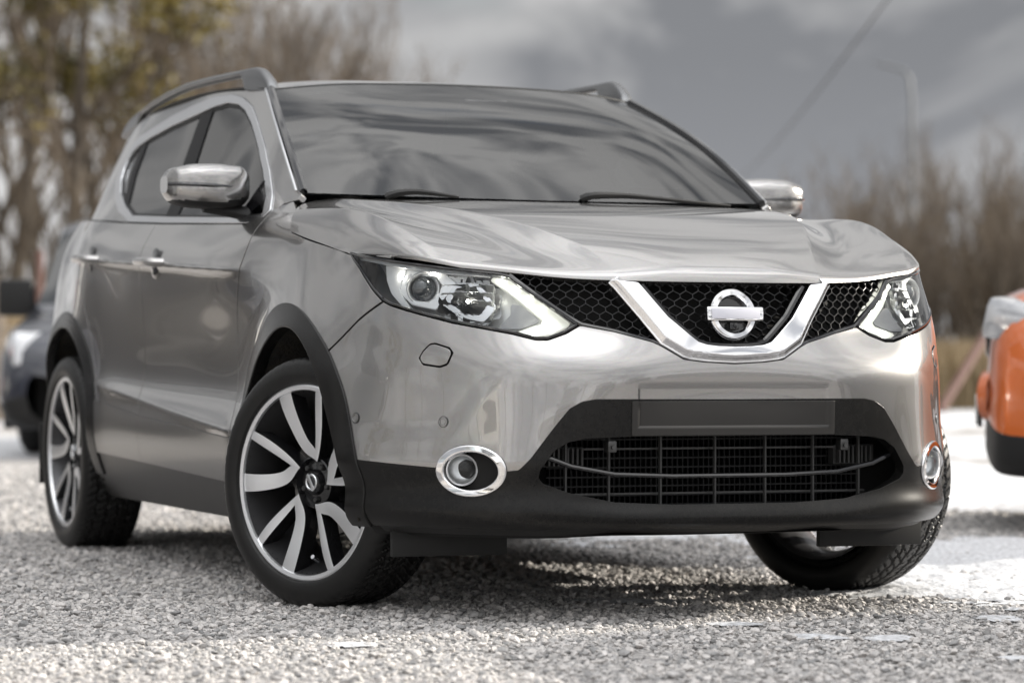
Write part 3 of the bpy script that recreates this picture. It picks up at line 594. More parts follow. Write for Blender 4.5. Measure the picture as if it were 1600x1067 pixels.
for sg in 'RL':
    gl = glass.cut(insxz(right_of([BP[1], BP[2], BP[3], BP[4], BP[5]])))
    piece('front_window', gl, 'side_glass', car, off=-.006, thick=0, mirror=sg)
    gl = glass.cut(insxz(left_of([(BP[0][0], 1.6), BP[9], BP[8], BP[7], (BP[6][0], 1.0)]))).cut(insxz(right_of([CP[1], CP[2], CP[3], CP[4], CP[5]])))
    piece('rear_window', gl, 'privacy_glass', car, off=-.006, thick=0, mirror=sg)
    gl = glass.cut(insxz(left_of([CP[0], CP[9], CP[8], CP[7], CP[6]])))
    piece('quarter_window', gl, 'privacy_glass', car, off=-.006, thick=0, mirror=sg)
    piece('door_pillar', glass.cut(insxz(BP)), 'pillar_black', car, off=-.002, thick=.01, mirror=sg)
    piece('rear_pillar', glass.cut(insxz(CP)), 'pillar_black', car, off=-.002, thick=.01, mirror=sg)
    # thin rubber round the panes
    piece('window_seal', glass.cut(insxz([(x, z) for x, z in CI])).cut(lambda u, v, P: -sdpoly(P[:, [0, 2]], CI)-.012), 'dark_plastic', car, off=-.003, thick=.004, mirror=sg)
# rear window and tail panel
mesh_arr('rear_glass', [(-3.09,-.53,1.44),(-3.09,.53,1.44),(-3.24,.66,1.17),(-3.24,-.66,1.17),(-3.12,0,1.49),(-3.34,0,1.17)], [(0,4,5,3),(4,1,2,5)], 'privacy_glass', car)
# ---------------- grille
def offA(o): return lambda u, v: surfA(u, v) + normals(surfA, u, v)*o
gop = [(-.2,.675)] + [(u, z+.004) for u, z in FEAT['grille_low'][::-1]][:-1] + [(.399,.766),(.498,.826),(.597,.889),(.58,.905),(-.2,.905)]
back = PM.grid(surfA, np.arange(0, .66, .02), np.arange(.64, .93, .02))
piece('grille_backing', back, 'cavity', car, off=-.085, thick=0)
bm = bmesh.new(); cw, chh = .0345, .0182
nodes = set(); edges = set()
for j in range(-1, 16):
    for i in range(-1, 20):
        cx = (i + .5*(j % 2))*cw; cz = .66 + j*chh
        hx = [(cx-.29*cw, cz+.5*chh), (cx+.29*cw, cz+.5*chh), (cx+.5*cw+.21*cw*0+.0, cz)]
        pts = [(cx-.5*cw+.004, cz), (cx-.22*cw, cz+.5*chh), (cx+.22*cw, cz+.5*chh), (cx+.5*cw-.004, cz), (cx+.22*cw, cz-.5*chh), (cx-.22*cw, cz-.5*chh)]
        # hexes of a wide honeycomb: verticals between neighbours, slanted tops
        vx = [(cx-.5*cw, cz-.17*chh), (cx-.5*cw, cz+.17*chh), (cx-.12*cw, cz+.5*chh), (cx+.12*cw, cz+.5*chh)]
        a, b = (cx-.5*cw, cz-.25*chh), (cx-.5*cw, cz+.25*chh); c, d = (cx, cz+.75*chh), (cx+.5*cw, cz+.25*chh)
        for e in ((a, b), (b, c), (c, d)): edges.add(tuple((round(q[0], 5), round(q[1], 5)) for q in e))
E2 = []
for a, b in edges:
    m_ = np.array([[(a[0]+b[0])/2, (a[1]+b[1])/2], a, b])
    if m_[0, 0] < -.001: continue
    if (sdpoly(m_, gop) < -.001).all(): E2.append((a, b))
    elif sdpoly(m_, gop)[0] < 0: E2.append((a, b))
so = offA(-.022)
A_ = so(np.array([e[0][0] for e in E2]), np.array([e[0][1] for e in E2])); B_ = so(np.array([e[1][0] for e in E2]), np.array([e[1][1] for e in E2]))
for sg in (1, -1):
    for p, q in zip(A_, B_):
        d = q-p; d = d/np.linalg.norm(d); n = np.array([.94, .30, .15]); n -= d*(n@d); n /= np.linalg.norm(n); s_ = np.cross(d, n)
        w_, dp = .0013, .010; c = []
        for P in (p - d*.0008, q + d*.0008):
            for k in ((-.5, 0), (.5, 0), (1, -1), (-1, -1)):
                X = P + s_*w_*k[0]*1.2 + n*dp*k[1]; c.append(bm.verts.new((X[0], X[1]*sg, X[2])))
        for f in ((0, 1, 5, 4), (1, 2, 6, 5), (2, 3, 7, 6), (3, 0, 4, 7)): bm.faces.new([c[i] for i in f])
grille = bm_obj('grille_mesh', bm, mat('grille_plastic', (.016, .016, .017), .22, 0, .3, .1), car, smooth=False)
# grille frame along its lower edge and lamp side
frm = [(0,.668)] + [(u, z+.001) for u, z in FEAT['grille_low'][::-1]][1:-1] + [(.3995,.764),(.498,.8265),(.597,.889)]
fu = np.array(frm); k = np.linspace(0, len(fu)-1, 60); fu = np.stack([np.interp(k, range(len(fu)), fu[:, i]) for i in (0, 1)], 1)
for sg in (1, -1):
    bm = bmesh.new(); tube(bm, skin_pts(surfA, fu, -.006, sg), .007, 8); bm_obj('grille_frame', bm, 'gloss_black', car)
# chrome V
VO = [(.3175,.8695),(.305,.858),(.2438,.7788),(.198,.714),(.1435,.6815),(.125,.6765),(.0767,.671),(0,.6676)]
VI = [(.245,.862),(.238,.854),(.1764,.7744),(.1273,.7306),(.105,.712),(.0814,.7047),(.05,.7015),(0,.7001)]
vpoly = VO + [(-.2,.6676),(-.2,.7001)] + VI[::-1]
vu = PM.grid(surfA, np.arange(0, .34, .004), np.arange(.655, .88, .004)).cut(inside(vpoly))
def vsurf(u, v):
    P = surfA(u, v); Q = np.stack([u, v], 1); d = np.minimum(-sdpoly(Q, vpoly), .03)
    n = normals(surfA, u, v); do = np.abs(sdpoly(Q, VO + [(-.2, .66), (-.2, 1.2), (.4, 1.2)]))
    return P + n*(.004 + .016*sstep(0, .014, do))[:, None]
vu.surf = vsurf; vu._p = None
vch = piece('chrome_grille_bar', vu, 'chrome', car, thick=.045, round_=.003)
bm = bmesh.new()
ve = np.array(VI); kk = np.linspace(1, len(ve)-1, 40); ve = np.stack([np.interp(kk, range(len(ve)), ve[:, i]) for i in (0, 1)], 1) + np.array([-.009, .010]); ve[:, 0] = np.maximum(ve[:, 0], 0)
for sg in (1, -1): tube(bm, skin_pts(surfA, ve, -.004, sg), .009, 8)
bm_obj('grille_inner_frame', bm, 'gloss_black', car)
# emblem: ring with a plain bar across
emb = thing('emblem', None, None); emb.parent = car; del emb['label']; del emb['category']
emb.location = (.905, 0, .789); emb.rotation_euler = (0, R(-8), 0)
Mx = Matrix.Rotation(R(-90), 4, 'Z')      # lathe axis y -> x
bm = bmesh.new(); prof = [(.0455, -.012), (.0455, .003), (.050, .009), (.060, .010), (.0655, .004), (.067, -.002), (.067, -.012)]
lathe(bm, prof, 72, Mx, closed=True); bm_obj('emblem_ring', bm, 'chrome', emb)
bm = bmesh.new(); box(bm, (.006, 0, 0), (.022, .160, .036), bev=.004); bm_obj('emblem_bar', bm, 'chrome', emb, angle=50)
bm = bmesh.new(); box(bm, (.0185, 0, 0), (.003, .136, .026), bev=.001); bm_obj('emblem_plate', bm, 'white_plastic', emb)
bm = bmesh.new(); lathe(bm, [(0, -.020), (.062, -.020), (.064, -.012), (.0, -.012)], 48, Mx); bm_obj('emblem_base', bm, 'gloss_black', emb)
bm = bmesh.new(); box(bm, (-.004, 0, -.030), (.02, .026, .020), bev=.004); lathe(bm, [(0, .010), (.006, .009), (.007, .002), (.007, 0)], 16, Matrix.Translation((.0, .003, -.029)) @ Mx); bm_obj('grille_camera', bm, 'gloss_black', emb)
# ---------------- headlamps
def poly_piece(nm, poly, off, m, parent, sg, thick=.008, step=.005, rnd=.0015):
    p = np.array(poly); g = PM.grid(surfA, np.arange(p[:, 0].min()-.01, p[:, 0].max()+.012, step), np.arange(p[:, 1].min()-.01, p[:, 1].max()+.012, step))
    return piece(nm, g.cut(inside(poly)), m, parent, off=off, thick=thick, mirror=sg, round_=rnd)
def shrink(poly, g):
    p = np.array(poly); c = []
    n = len(p); area = sum(p[i, 0]*p[(i+1) % n, 1]-p[(i+1) % n, 0]*p[i, 1] for i in range(n)); s = 1 if area > 0 else -1
    for i in range(n):
        a, b = p[i]-p[i-1], p[(i+1) % n]-p[i]; a = a/np.linalg.norm(a); b = b/np.linalg.norm(b)
        na, nb = np.array([-a[1], a[0]])*s, np.array([-b[1], b[0]])*s; m_ = na+nb; m_ /= max(m_ @ m_/2, .5); c.append(tuple(p[i]+m_*g))
    return c
lin_ = shrink(lampp, .003)
for sgn, sg in ((-1, 'R'), (1, 'L')):
    lamp = thing('headlight', None, None); lamp.parent = car; del lamp['label']; del lamp['category']
    g = gA(.36, 1.27, .70, .97, .006)
    hb = piece('lamp_housing', g.cut(inside(shrink(lampp, .004))), 'lamp_grey', lamp, off=-.075, thick=0, mirror=sg)
    # side walls of the bowl
    ring = np.array(shrink(lampp, .0035)); kk = np.linspace(0, len(ring), 140)[:-1]; rp = np.concatenate([ring, ring[:1]])
    ru = np.stack([np.interp(kk, range(len(rp)), rp[:, i]) for i in (0, 1)], 1)
    Aa = skin_pts(surfA, ru, -.002, sgn); Bb = skin_pts(surfA, ru, -.08, sgn); n_ = len(ru)
    mesh_arr('lamp_wall', np.concatenate([Aa, Bb]), [(i, (i+1) % n_, n_+(i+1) % n_, n_+i) for i in range(n_)], 'lamp_dark', lamp)
    bm = bmesh.new(); tube(bm, np.concatenate([Aa, Aa[:1]]) , .0042, 6, cap=False); bm_obj('lamp_seal', bm, 'gloss_black', lamp)
    poly_piece('lamp_strip', FEAT['l_top'], -.020, 'lamp_bezel', lamp, sg)
    poly_piece('lamp_wing', FEAT['l_wing'], -.032, 'lamp_reflector', lamp, sg)
    hexi = FEAT['l_hexin']
    p = np.array(FEAT['l_hex']); gg = PM.grid(surfA, np.arange(p[:, 0].min()-.01, p[:, 0].max()+.012, .004), np.arange(p[:, 1].min()-.01, p[:, 1].max()+.012, .004))
    piece('projector_bezel', gg.cut(inside(FEAT['l_hex'])).cut(outside(hexi)), 'lamp_reflector', lamp, off=-.034, thick=.03, mirror=sg, round_=.004)
    # projector unit
    c = skin_pts(surfA, [FEAT['l_proj'][0]], -.045, sgn)[0]; Mp = Matrix.Translation(c) @ Matrix.Rotation(R(-90 + sgn*22), 4, 'Z')
    bm = bmesh.new(); lathe(bm, [(.046, -.03), (.044, .006), (.041, .010), (.038, .008), (.034, -.004), (.033, -.02)], 40, Mp); bm_obj('projector_ring', bm, 'lamp_reflector', lamp)
    bm = bmesh.new(); lathe(bm, [(.0001, .014), (.010, .013), (.020, .009), (.028, .003), (.033, -.006), (.033, -.02)], 36, Mp); bm_obj('projector_lens', bm, mat('projector_glass', (.05, .055, .06), .04, 0, 1, .0, spec=1.0) if 'projector_glass' not in MAT else 'projector_glass', lamp)
    p = np.array(FEAT['l_ref']); gg = PM.grid(surfA, np.arange(p[:, 0].min()-.01, p[:, 0].max()+.012, .004), np.arange(p[:, 1].min()-.01, p[:, 1].max()+.012, .004))
    piece('reflector_bezel', gg.cut(inside(FEAT['l_ref'])).cut(outside(FEAT['l_refin'])), 'lamp_bezel', lamp, off=-.034, thick=.03, mirror=sg, round_=.004)
    def facets(u, v):
        P = surfA(u, v); n = normals(surfA, u, v); return P + n*(.006*np.abs(np.sin((u-.66)*150)) + .004*np.sin(v*260))[:, None]
    fp = gg.cut(inside(FEAT['l_refin'])); fp.surf = facets; fp._p = None
    piece('reflector', fp, 'lamp_reflector', lamp, off=-.06, thick=0, mirror=sg)
    poly_piece('indicator_lens', FEAT['l_tex'], -.028, mat('ribbed_lens', (.30, .30, .31), .3, .3, bump=(900, .6, .002)) if 'ribbed_lens' not in MAT else 'ribbed_lens', lamp, sg)
    poly_piece('running_light', FEAT['l_drl'], -.024, mat('light_guide', (.62, .64, .60), .18, .15, .5, emit=(1, .98, .84), es=.34) if 'light_guide' not in MAT else 'light_guide', lamp, sg, rnd=.003)
    for q in skin_pts(surfA, FEAT['l_leds'], -.021, sgn):
        bm = bmesh.new(); r_ = bmesh.ops.create_uvsphere(bm, u_segments=12, v_segments=8, radius=.0068)
        for v in r_['verts']: v.co += Vector(q)
        bm_obj('led', bm, 'led', lamp)
    for uv in ((.735, .832), (.86, .905), (.985, .895)):      # small emitters added to brighten the inside of the headlamp
        bm = bmesh.new(); r_ = bmesh.ops.create_uvsphere(bm, u_segments=10, v_segments=8, radius=.0045)
        for v in r_['verts']: v.co += Vector(skin_pts(surfA, [uv], -.030, sgn)[0])
        bm_obj('fill_bulb', bm, 'fill_glow', lamp)
    piece('lamp_lens', g.cut(inside(lin_)), 'lens_glass', lamp, off=-.001, thick=0, mirror=sg)
# ---------------- fog lamps, sensors
for sgn, sg in ((-1, 'R'), (1, 'L')):
    fog = thing('fog_light', None, None); fog.parent = car; del fog['label']; del fog['category']
    g = gA(.58, .83, .31, .48, .004)
    piece('fog_ring', g.cut(inside(fogo)).cut(outside(fogi)), 'chrome', fog, off=.007, thick=.03, mirror=sg, round_=.005)
    piece('fog_surround', g.cut(inside(fogx)).cut(outside(fogo)), 'gloss_black', fog, off=.001, thick=.03, mirror=sg, round_=.002)
    ru = np.array(ell(FOG, .080, .0535)); Aa = skin_pts(surfA, ru, .004, sgn); Bb = skin_pts(surfA, (ru-FOG)*.8+FOG, -.075, sgn); n_ = len(ru)
    mesh_arr('fog_bowl', np.concatenate([Aa, Bb, Bb.mean(0)[None]]), [(i, (i+1) % n_, n_+(i+1) % n_, n_+i) for i in range(n_)] + [(n_+i, n_+(i+1) % n_, 2*n_) for i in range(n_)], 'dark_plastic', fog)
    c = skin_pts(surfA, [(.738, .391)], -.026, sgn)[0]; Mp = Matrix.Translation(c) @ Matrix.Rotation(R(-90 + sgn*24), 4, 'Z')
    bm = bmesh.new(); lathe(bm, [(.040, -.03), (.040, .012), (.037, .014), (.035, .010), (.034, -.005)], 36, Mp); bm_obj('fog_housing', bm, 'lamp_bezel', fog)
    bm = bmesh.new(); lathe(bm, [(.0001, -.012), (.016, -.008), (.028, .0), (.034, .008)], 36, Mp); bm_obj('fog_reflector', bm, 'lamp_reflector', fog)
    bm = bmesh.new(); lathe(bm, [(.0001, .020), (.015, .018), (.028, .013), (.0355, .006)], 36, Mp); bm_obj('fog_lens', bm, 'lens_glass', fog)
    for uv in FEAT['sensor']:
        c = skin_pts(surfA, [uv], 0, sgn)[0]; n0 = normals(surfA, np.array([uv[0]]), np.array([uv[1]]))[0]*np.array([1, sgn, 1])
        M4 = Matrix.Translation(c) @ Vector((0, 1, 0)).rotation_difference(Vector(n0)).to_matrix().to_4x4()
        bm = bmesh.new(); lathe(bm, [(.0001, .0025), (.0065, .0025), (.0072, .0008), (.0085, .0008), (.0095, .003), (.0115, .003), (.0125, -.004)], 24, M4); bm_obj('parking_sensor', bm, P_, car)
        bm = bmesh.new(); lathe(bm, [(.0131, -.003), (.0131, .0012), (.0145, .0012), (.0145, -.003)], 24, M4); bm_obj('sensor_seal', bm, 'gloss_black', car)
# ---------------- lower inlet
bm = bmesh.new(); bt = skin_pts(surfA, [(u, z) for u, z in FEAT['bar']], -.03); pts = [(p[0], p[1], p[2]) for p in bt[:-1]]
pts = pts + [(pts[-1][0]+.002, .05, pts[-1][2]), (pts[-1][0]+.002, 0, pts[-1][2])]
pp = pts + [(x, -y, z) for x, y, z in pts[-2::-1]]
tube(bm, pp, .0065, 8); bm_obj('inlet_bar', bm, 'gloss_black', car)
bm = bmesh.new()
for y in (-.42, -.30, -.155, 0, .145, .285, .42):
    box(bm, (.80, y, .39), (.012, .0045, .19))
for z in (.445, .33):
    box(bm, (.775, 0, z), (.012, .90, .005))
bm_obj('inlet_ribs', bm, mat('rib_plastic', (.07, .07, .07), .4), car, smooth=False)
bm = bmesh.new()
for k in range(60): box(bm, (.735, -.44 + k*.015, .39), (.02, .002, .2))
for k in range(8): box(bm, (.742, 0, .30 + k*.024), (.012, .9, .004))
bm_obj('radiator', bm, mat('radiator_fins', (.012, .012, .013), .5, .3), car, smooth=False)
bm = bmesh.new(); box(bm, (.70, 0, .40), (.02, 1.2, .30)); bm_obj('inlet_backing', bm, 'cavity', car)
for sgn in (-1, 1):
    bm = bmesh.new(); c = skin_pts(surfA, [FEAT['towp'][0]], -.028, sgn)[0]; box(bm, c, (.03, .024, .030), bev=.004)
    lathe(bm, [(.0001, .022), (.005, .022), (.0055, .016), (.009, .016), (.0095, .01)], 20, Matrix.Translation(c + np.array([0, 0, -.002])) @ Mx); bm_obj('inlet_sensor', bm, 'metal_dark', car)
    bm = bmesh.new(); box(bm, (.76, sgn*.42, .425), (.03, .12, .05))
    for k in range(8): box(bm, (.785, sgn*(.37 + k*.013), .425), (.02, .005, .044))
    bm_obj('inlet_vent', bm, mat('vent_plastic', (.05, .05, .05), .5) if 'vent_plastic' not in MAT else 'vent_plastic', car, smooth=False)
    bm = bmesh.new(); box(bm, (.50, sgn*.62, .200), (.02, .32, .075), bev=.004); bm_obj('air_deflector', bm, 'dark_plastic', car)
# undertray
ty = [(.84,.30),(.80,.45),(.70,.60),(.55,.72),(.42,.74),(.42,.60),(-.42,.60),(-.42,.79),(-2.2,.79),(-2.2,.60),(-3.1,.60),(-3.35,.5)]
V = [(x, y, .228 if x > .4 else .20 if x > -2.3 else .27) for x, y in ty] + [(x, -y, .228 if x > .4 else .20 if x > -2.3 else .27) for x, y in ty[::-1]]
V += [(.846, -.0, .20)]
mesh_arr('undertray', V[:-1] + [(x, y, z+.02) for x, y, z in V[:-1]], [tuple(range(len(V)-1)), tuple(range(len(V)-1, 2*len(V)-2))], 'cavity', car, smooth=False)
# wheel wells
for cx in (0, -2.646):
    for sgn in (-1, 1):
        bm = bmesh.new(); n = 28; pr = []
        for yy in (.86, .56):
            pr.append([bm.verts.new((cx + (.47 if cx == 0 else .455)*math.cos(a), sgn*yy, .31 + .465*math.sin(a))) for a in np.linspace(-.12, math.pi+.12, n)])
        for k in range(n-1): bm.faces.new((pr[0][k], pr[0][k+1], pr[1][k+1], pr[1][k]))
        bm.faces.new(pr[1]); bm_obj('wheel_liner', bm, mat('liner_felt', (.010, .0095, .009), .9, bump=(90, .8, .01), var=(30, .12, (.024, .019, .013))) if 'liner_felt' not in MAT else 'liner_felt', car)
# mud flaps behind the rear wheels
for sgn in (-1, 1):
    bm = bmesh.new(); box(bm, (-3.06, sgn*.78, .32), (.015, .20, .22), bev=.004); bm_obj('mud_flap', bm, 'dark_plastic', car)
# ---------------- wheels
def polar(a, r): a = R(a); return (r*.2655*math.sin(a), r*.2655*math.cos(a))
def yface(r): return -.095 + .022*float(sstep(1.0, .25, np.array(r)))
def dense(pts, n): p = np.array(pts, float); k = np.linspace(0, 1, len(p)); f = nsp(k, p); return f(np.linspace(0, 1, n))
WO = dense([(-21.3,.956),(-22.4,.78),(-22.6,.62),(-20.5,.42),(-7,.285),(26,.228)], 18); WI = dense([(-10,.948),(-9.7,.80),(-7.8,.61),(-2.5,.455),(6,.385),(14,.345)], 18)
NI = dense([(13,.948),(13.6,.65),(14,.345)], 18); NO = dense([(18.6,.956),(23,.60),(26,.228)], 18)
def tyre_mesh():
    prof = [(.250,-.085),(.262,-.090),(.2675,-.101),(.271,-.108),(.28,-.1125),(.300,-.1125),(.318,-.108),(.3285,-.102),(.3345,-.094)]
    ys = np.linspace(-.088, .088, 45); rc = .3425 - .0045*np.abs(ys/.088)**3
    pr = np.array(prof + list(zip(rc, ys)) + [(r, -y) for r, y in prof[::-1]]); n = 400; th = np.arange(n)*2*math.pi/n
    Rr = np.repeat(pr[:, :1], n, 1); Yy = np.repeat(pr[:, 1:], n, 1); T = np.repeat(th[None], len(pr), 0)
    tread = np.abs(Yy) < .0885
    g = np.zeros_like(Rr)
    for c in (-.058, -.02, .02, .058): g = np.maximum(g, np.abs(Yy-c + .003*np.sin(T*40)) < .0045)
    ph = (T*72/(2*math.pi) + np.abs(Yy)*26 + np.where(Yy > 0, .5, 0)) % 1
    g = np.maximum(g, (ph < .16) & (np.abs(Yy) > .022)); ph2 = (T*72/(2*math.pi) - Yy*30) % 1; g = np.maximum(g, (ph2 < .10) & (np.abs(Yy) <= .022))
    Rr = Rr - .0065*g*tread
    sh = (np.abs(Yy) > .089) & (Rr > .327); Rr = Rr - .003*((ph < .16) & sh)
    V = np.stack([Rr*np.cos(T), Yy, Rr*np.sin(T)], -1).reshape(-1, 3); F = []
    for i in range(len(pr)-1):
        a = i*n + np.arange(n); b = i*n + (np.arange(n)+1) % n; F += np.stack([a, b, b+n, a+n], 1).tolist()
    me = bpy.data.meshes.new('tyre'); me.from_pydata(V.tolist(), [], F); me.update(); me.shade_smooth(); me.set_sharp_from_angle(angle=R(30)); return me
TYRE = tyre_mesh(); TYRE.materials.append(MAT['rubber'])
def build_wheel():
    w_ = bpy.data.objects.new('wheel', None); COL.objects.link(w_); w_.parent = car
    o = bpy.data.objects.new('tyre', TYRE); COL.objects.link(o); o.parent = w_
    bm = bmesh.new(); lathe(bm, [(.2665,-.098),(.2665,-.1005),(.262,-.1025),(.252,-.1005),(.2495,-.094),(.2495,-.085),(.262,-.085)], 120, closed=True); bm_obj('rim_ring', bm, 'machined_alu', w_, angle=30)
    bm = bmesh.new(); lathe(bm, [(.2497,-.094),(.243,-.07),(.226,-.02),(.222,.05),(.235,.09),(.245,.10)], 96); bm_obj('rim_barrel', bm, 'barrel_grey', w_)
    mat('rim_black', (.010, .010, .011), .22, 0, .7, .05)
    face, body, backs = bmesh.new(), bmesh.new(), bmesh.new()
    for k in range(5):
        ctr = -4 - 72*k
        def pt(q, dy=0): x, z = polar(q[0]+ctr, q[1]); return (x, yface(q[1])+dy, z)
        for A0, B0 in ((WO, WI), (NI, NO)):
            va = [face.verts.new(pt(q)) for q in A0]; vb = [face.verts.new(pt(q)) for q in B0]; vm = [face.verts.new(pt((a+b)/2, -.0012)) for a, b in zip(A0, B0)]
            for i in range(17): face.faces.new((va[i], va[i+1], vm[i+1], vm[i])); face.faces.new((vm[i], vm[i+1], vb[i+1], vb[i]))
        for E_ in (WO, WI, NI, NO):
            mid_ = 0
            va = [body.verts.new(pt(q, .0002)) for q in E_]; sg_ = {id(WO): -1, id(WI): 1, id(NI): -1, id(NO): 1}[id(E_)]
            vb = [body.verts.new(pt((q[0]+sg_*.9/q[1]*.35, q[1]), .006)) for q in E_]; vc = [body.verts.new(pt((q[0]+sg_*.9/q[1]*.6, q[1]), .048)) for q in E_]
            for i in range(17): body.faces.new((va[i], va[i+1], vb[i+1], vb[i])); body.faces.new((vb[i], vb[i+1], vc[i+1], vc[i]))
        # rear side of the spokes
        for A0, B0 in ((WO, WI), (NI, NO)):
            va = [backs.verts.new(pt(q, .045)) for q in A0]; vb = [backs.verts.new(pt(q, .045)) for q in B0]
            for i in range(17): backs.faces.new((va[i], va[i+1], vb[i+1], vb[i]))
    bm_obj('spoke_backs', backs, 'alloy_back', w_, angle=30); bm_obj('spoke_faces', face, 'machined_alu', w_, angle=30); bm_obj('spoke_bodies', body, 'rim_black', w_, angle=30)
    bm = bmesh.new(); lathe(bm, [(.0001,-.072),(.030,-.072),(.034,-.066),(.036,-.055),(.060,-.050),(.066,-.066),(.070,-.064),(.078,-.03),(.080,.02)], 60)
    bm_obj('hub', bm, 'rim_black', w_)
    for k in range(5):
        bm = bmesh.new(); a = R(32 + 72*k); M_ = Matrix.Translation((.048*math.sin(a), -.052, .048*math.cos(a))); lathe(bm, [(.0001,-.012),(.006,-.012),(.0085,-.008),(.009,.01)], 6, M_)
        bm_obj('lug_nut', bm, 'metal_dark', w_, smooth=False)
    bm = bmesh.new(); lathe(bm, [(.0165,-.0745),(.0185,-.0765),(.0215,-.0765),(.0235,-.0745),(.0235,-.071),(.0165,-.071)], 36, closed=True); box(bm, (0,-.0755,0), (.050,.004,.0105), Matrix.Rotation(R(58), 3, 'Y'), .001)
    bm_obj('hub_emblem', bm, 'satin_silver', w_)
    bm = bmesh.new(); lathe(bm, [(.06,.02),(.06,-.005),(.145,-.005),(.148,.0),(.148,.018),(.145,.02)], 64); bm_obj('brake_disc', bm, 'disc_metal', w_)
    bm = bmesh.new(); tube(bm, [polar(176,.80)[0:1] + (-.06,) + polar(176,.80)[1:], (polar(176,.80)[0]+.004, -.085, polar(176,.80)[1]+.012)], .006, 10); bm_obj('valve', bm, 'satin_silver', w_)
    return w_
def copy_tree(o, parent=None):
    c = o.copy(); COL.objects.link(c); c.parent = parent if parent is not None else o.parent
    for ch_ in list(o.children): copy_tree(ch_, c)
    return c
wheel0 = build_wheel()
STEER = R(24)
for k, (x, sgn, st) in enumerate(((0, -1, STEER), (-2.646, -1, 0), (0, 1, STEER), (-2.646, 1, 0))):
    w_ = wheel0 if k == 0 else copy_tree(wheel0)
    w_.location = (x + (.02 if st else 0), sgn*.782, .338); w_.rotation_euler = (0, 0, st + (0 if sgn < 0 else math.pi))
    bm = bmesh.new(); vv = [polar_ for polar_ in np.linspace(R(-40), R(40), 12)]
    r1 = [bm.verts.new((.158*math.cos(a), -.02, .158*math.sin(a))) for a in vv]; r2 = [bm.verts.new((.158*math.cos(a), .035, .158*math.sin(a))) for a in vv]; r3 = [bm.verts.new((.10*math.cos(a), -.02, .10*math.sin(a))) for a in vv]
    for i in range(11): bm.faces.new((r1[i], r1[i+1], r2[i+1], r2[i])); bm.faces.new((r3[i], r3[i+1], r1[i+1], r1[i]))
    bm_obj('brake_caliper', bm, 'metal_dark', w_)
# ---------------- door mirrors
def mirror_unit(sgn):
    rt = thing('door_mirror', None, None); rt.parent = car; del rt['label']; del rt['category']
    # rings across y: (y, front x, rear x, top z, bottom z)
    S = [(.800,-.690,-.775,1.222,1.140),(.815,-.672,-.790,1.236,1.125),(.845,-.655,-.800,1.243,1.116),(.890,-.645,-.802,1.246,1.112),(.940,-.643,-.802,1.245,1.113),(.985,-.650,-.802,1.241,1.117),(1.015,-.664,-.802,1.234,1.125),(1.032,-.685,-.802,1.225,1.138),(1.042,-.720,-.800,1.208,1.158)]
    f = nsp([s[0] for s in S], np.array(S)[:, 1:]); ys = np.concatenate([np.linspace(.80, 1.0, 30), np.linspace(1.004, 1.042, 20)]); nn = 72; V = []
    for y in ys:
        xf, xr, zt, zb = f(y); cx, cz, hx, hz = (xf+xr)/2, (zt+zb)/2, (xf-xr)/2, (zt-zb)/2
        for k in range(nn):
            a = 2*math.pi*k/nn; c, s = math.cos(a), math.sin(a); e_ = 2/3.4
            rr_s = (abs(c)**3.2 + abs(s)**3.2)**(-1/3.2); V.append((cx + hx*c*rr_s, sgn*y, cz + hz*s*rr_s))
    V = np.array(V); F = []
    for i in range(len(ys)-1):
        for k in range(nn): F.append((i*nn+k, i*nn+(k+1) % nn, (i+1)*nn+(k+1) % nn, (i+1)*nn+k))
    F += [tuple(range(nn)), tuple((len(ys)-1)*nn+k for k in range(nn))[::-1]]
    zs = lambda q: np.mean([V[i][2] for i in q]); zc = lambda y: np.interp(abs(y), [.80, .90, 1.04], [1.150, 1.128, 1.137])
    paint_f = [q for q in F if zs(q) > zc(np.mean([V[i][1] for i in q])) and np.mean([V[i][0] for i in q]) > -.785]
    glass_f = [q for q in F if np.mean([V[i][0] for i in q]) <= -.785]; low_f = [q for q in F if q not in paint_f and q not in glass_f]
    for nm, fs, m_ in (('mirror_cap', paint_f, P_), ('mirror_base', low_f, 'dark_plastic'), ('mirror_glass', glass_f, 'chrome')):
        us_ = sorted({i for q in fs for i in q}); mp = {i: j for j, i in enumerate(us_)}
        o = mesh_arr(nm, V[us_], [tuple(mp[i] for i in q) for q in fs], m_, rt, angle=60)
    # indicator strip let into the cap
    bm = bmesh.new(); 
    pts = []
    for y in np.linspace(.865, 1.039, 16):
        xf, xr, zt, zb = f(y); z = 1.182 - .004*(1.037-y)/.13; cx, cz, hx, hz = (xf+xr)/2, (zt+zb)/2, (xf-xr)/2, (zt-zb)/2
        s = abs((z-cz)/hz); c = max(1-s**3.4, .05)**(1/3.4); pts.append((cx+hx*c-.0015, sgn*y, z))
    tube(bm, pts, [.002+.005*min(1, k/5) for k in range(16)], 8); bm_obj('indicator', bm, mat('indicator_lens_dark', (.03, .03, .032), .15, 0, 1) if 'indicator_lens_dark' not in MAT else 'indicator_lens_dark', rt)
    bm = bmesh.new(); tube(bm, [(-.66, sgn*.775, 1.085), (-.70, sgn*.80, 1.098), (-.725, sgn*.86, 1.112), (-.73, sgn*.93, 1.118)], [.026, .030, .030, .022], 12, flat=.7); bm_obj('mirror_arm', bm, 'dark_plastic', rt)
    mesh_arr('mirror_sail', [(-.50,sgn*.792,1.080),(-.74,sgn*.832,1.076),(-.70,sgn*.785,1.16),(-.66,sgn*.765,1.20),(-.555,sgn*.770,1.130)], [(0,1,2,3,4)], 'gloss_black', rt, smooth=False)
for sgn in (-1, 1): mirror_unit(sgn)
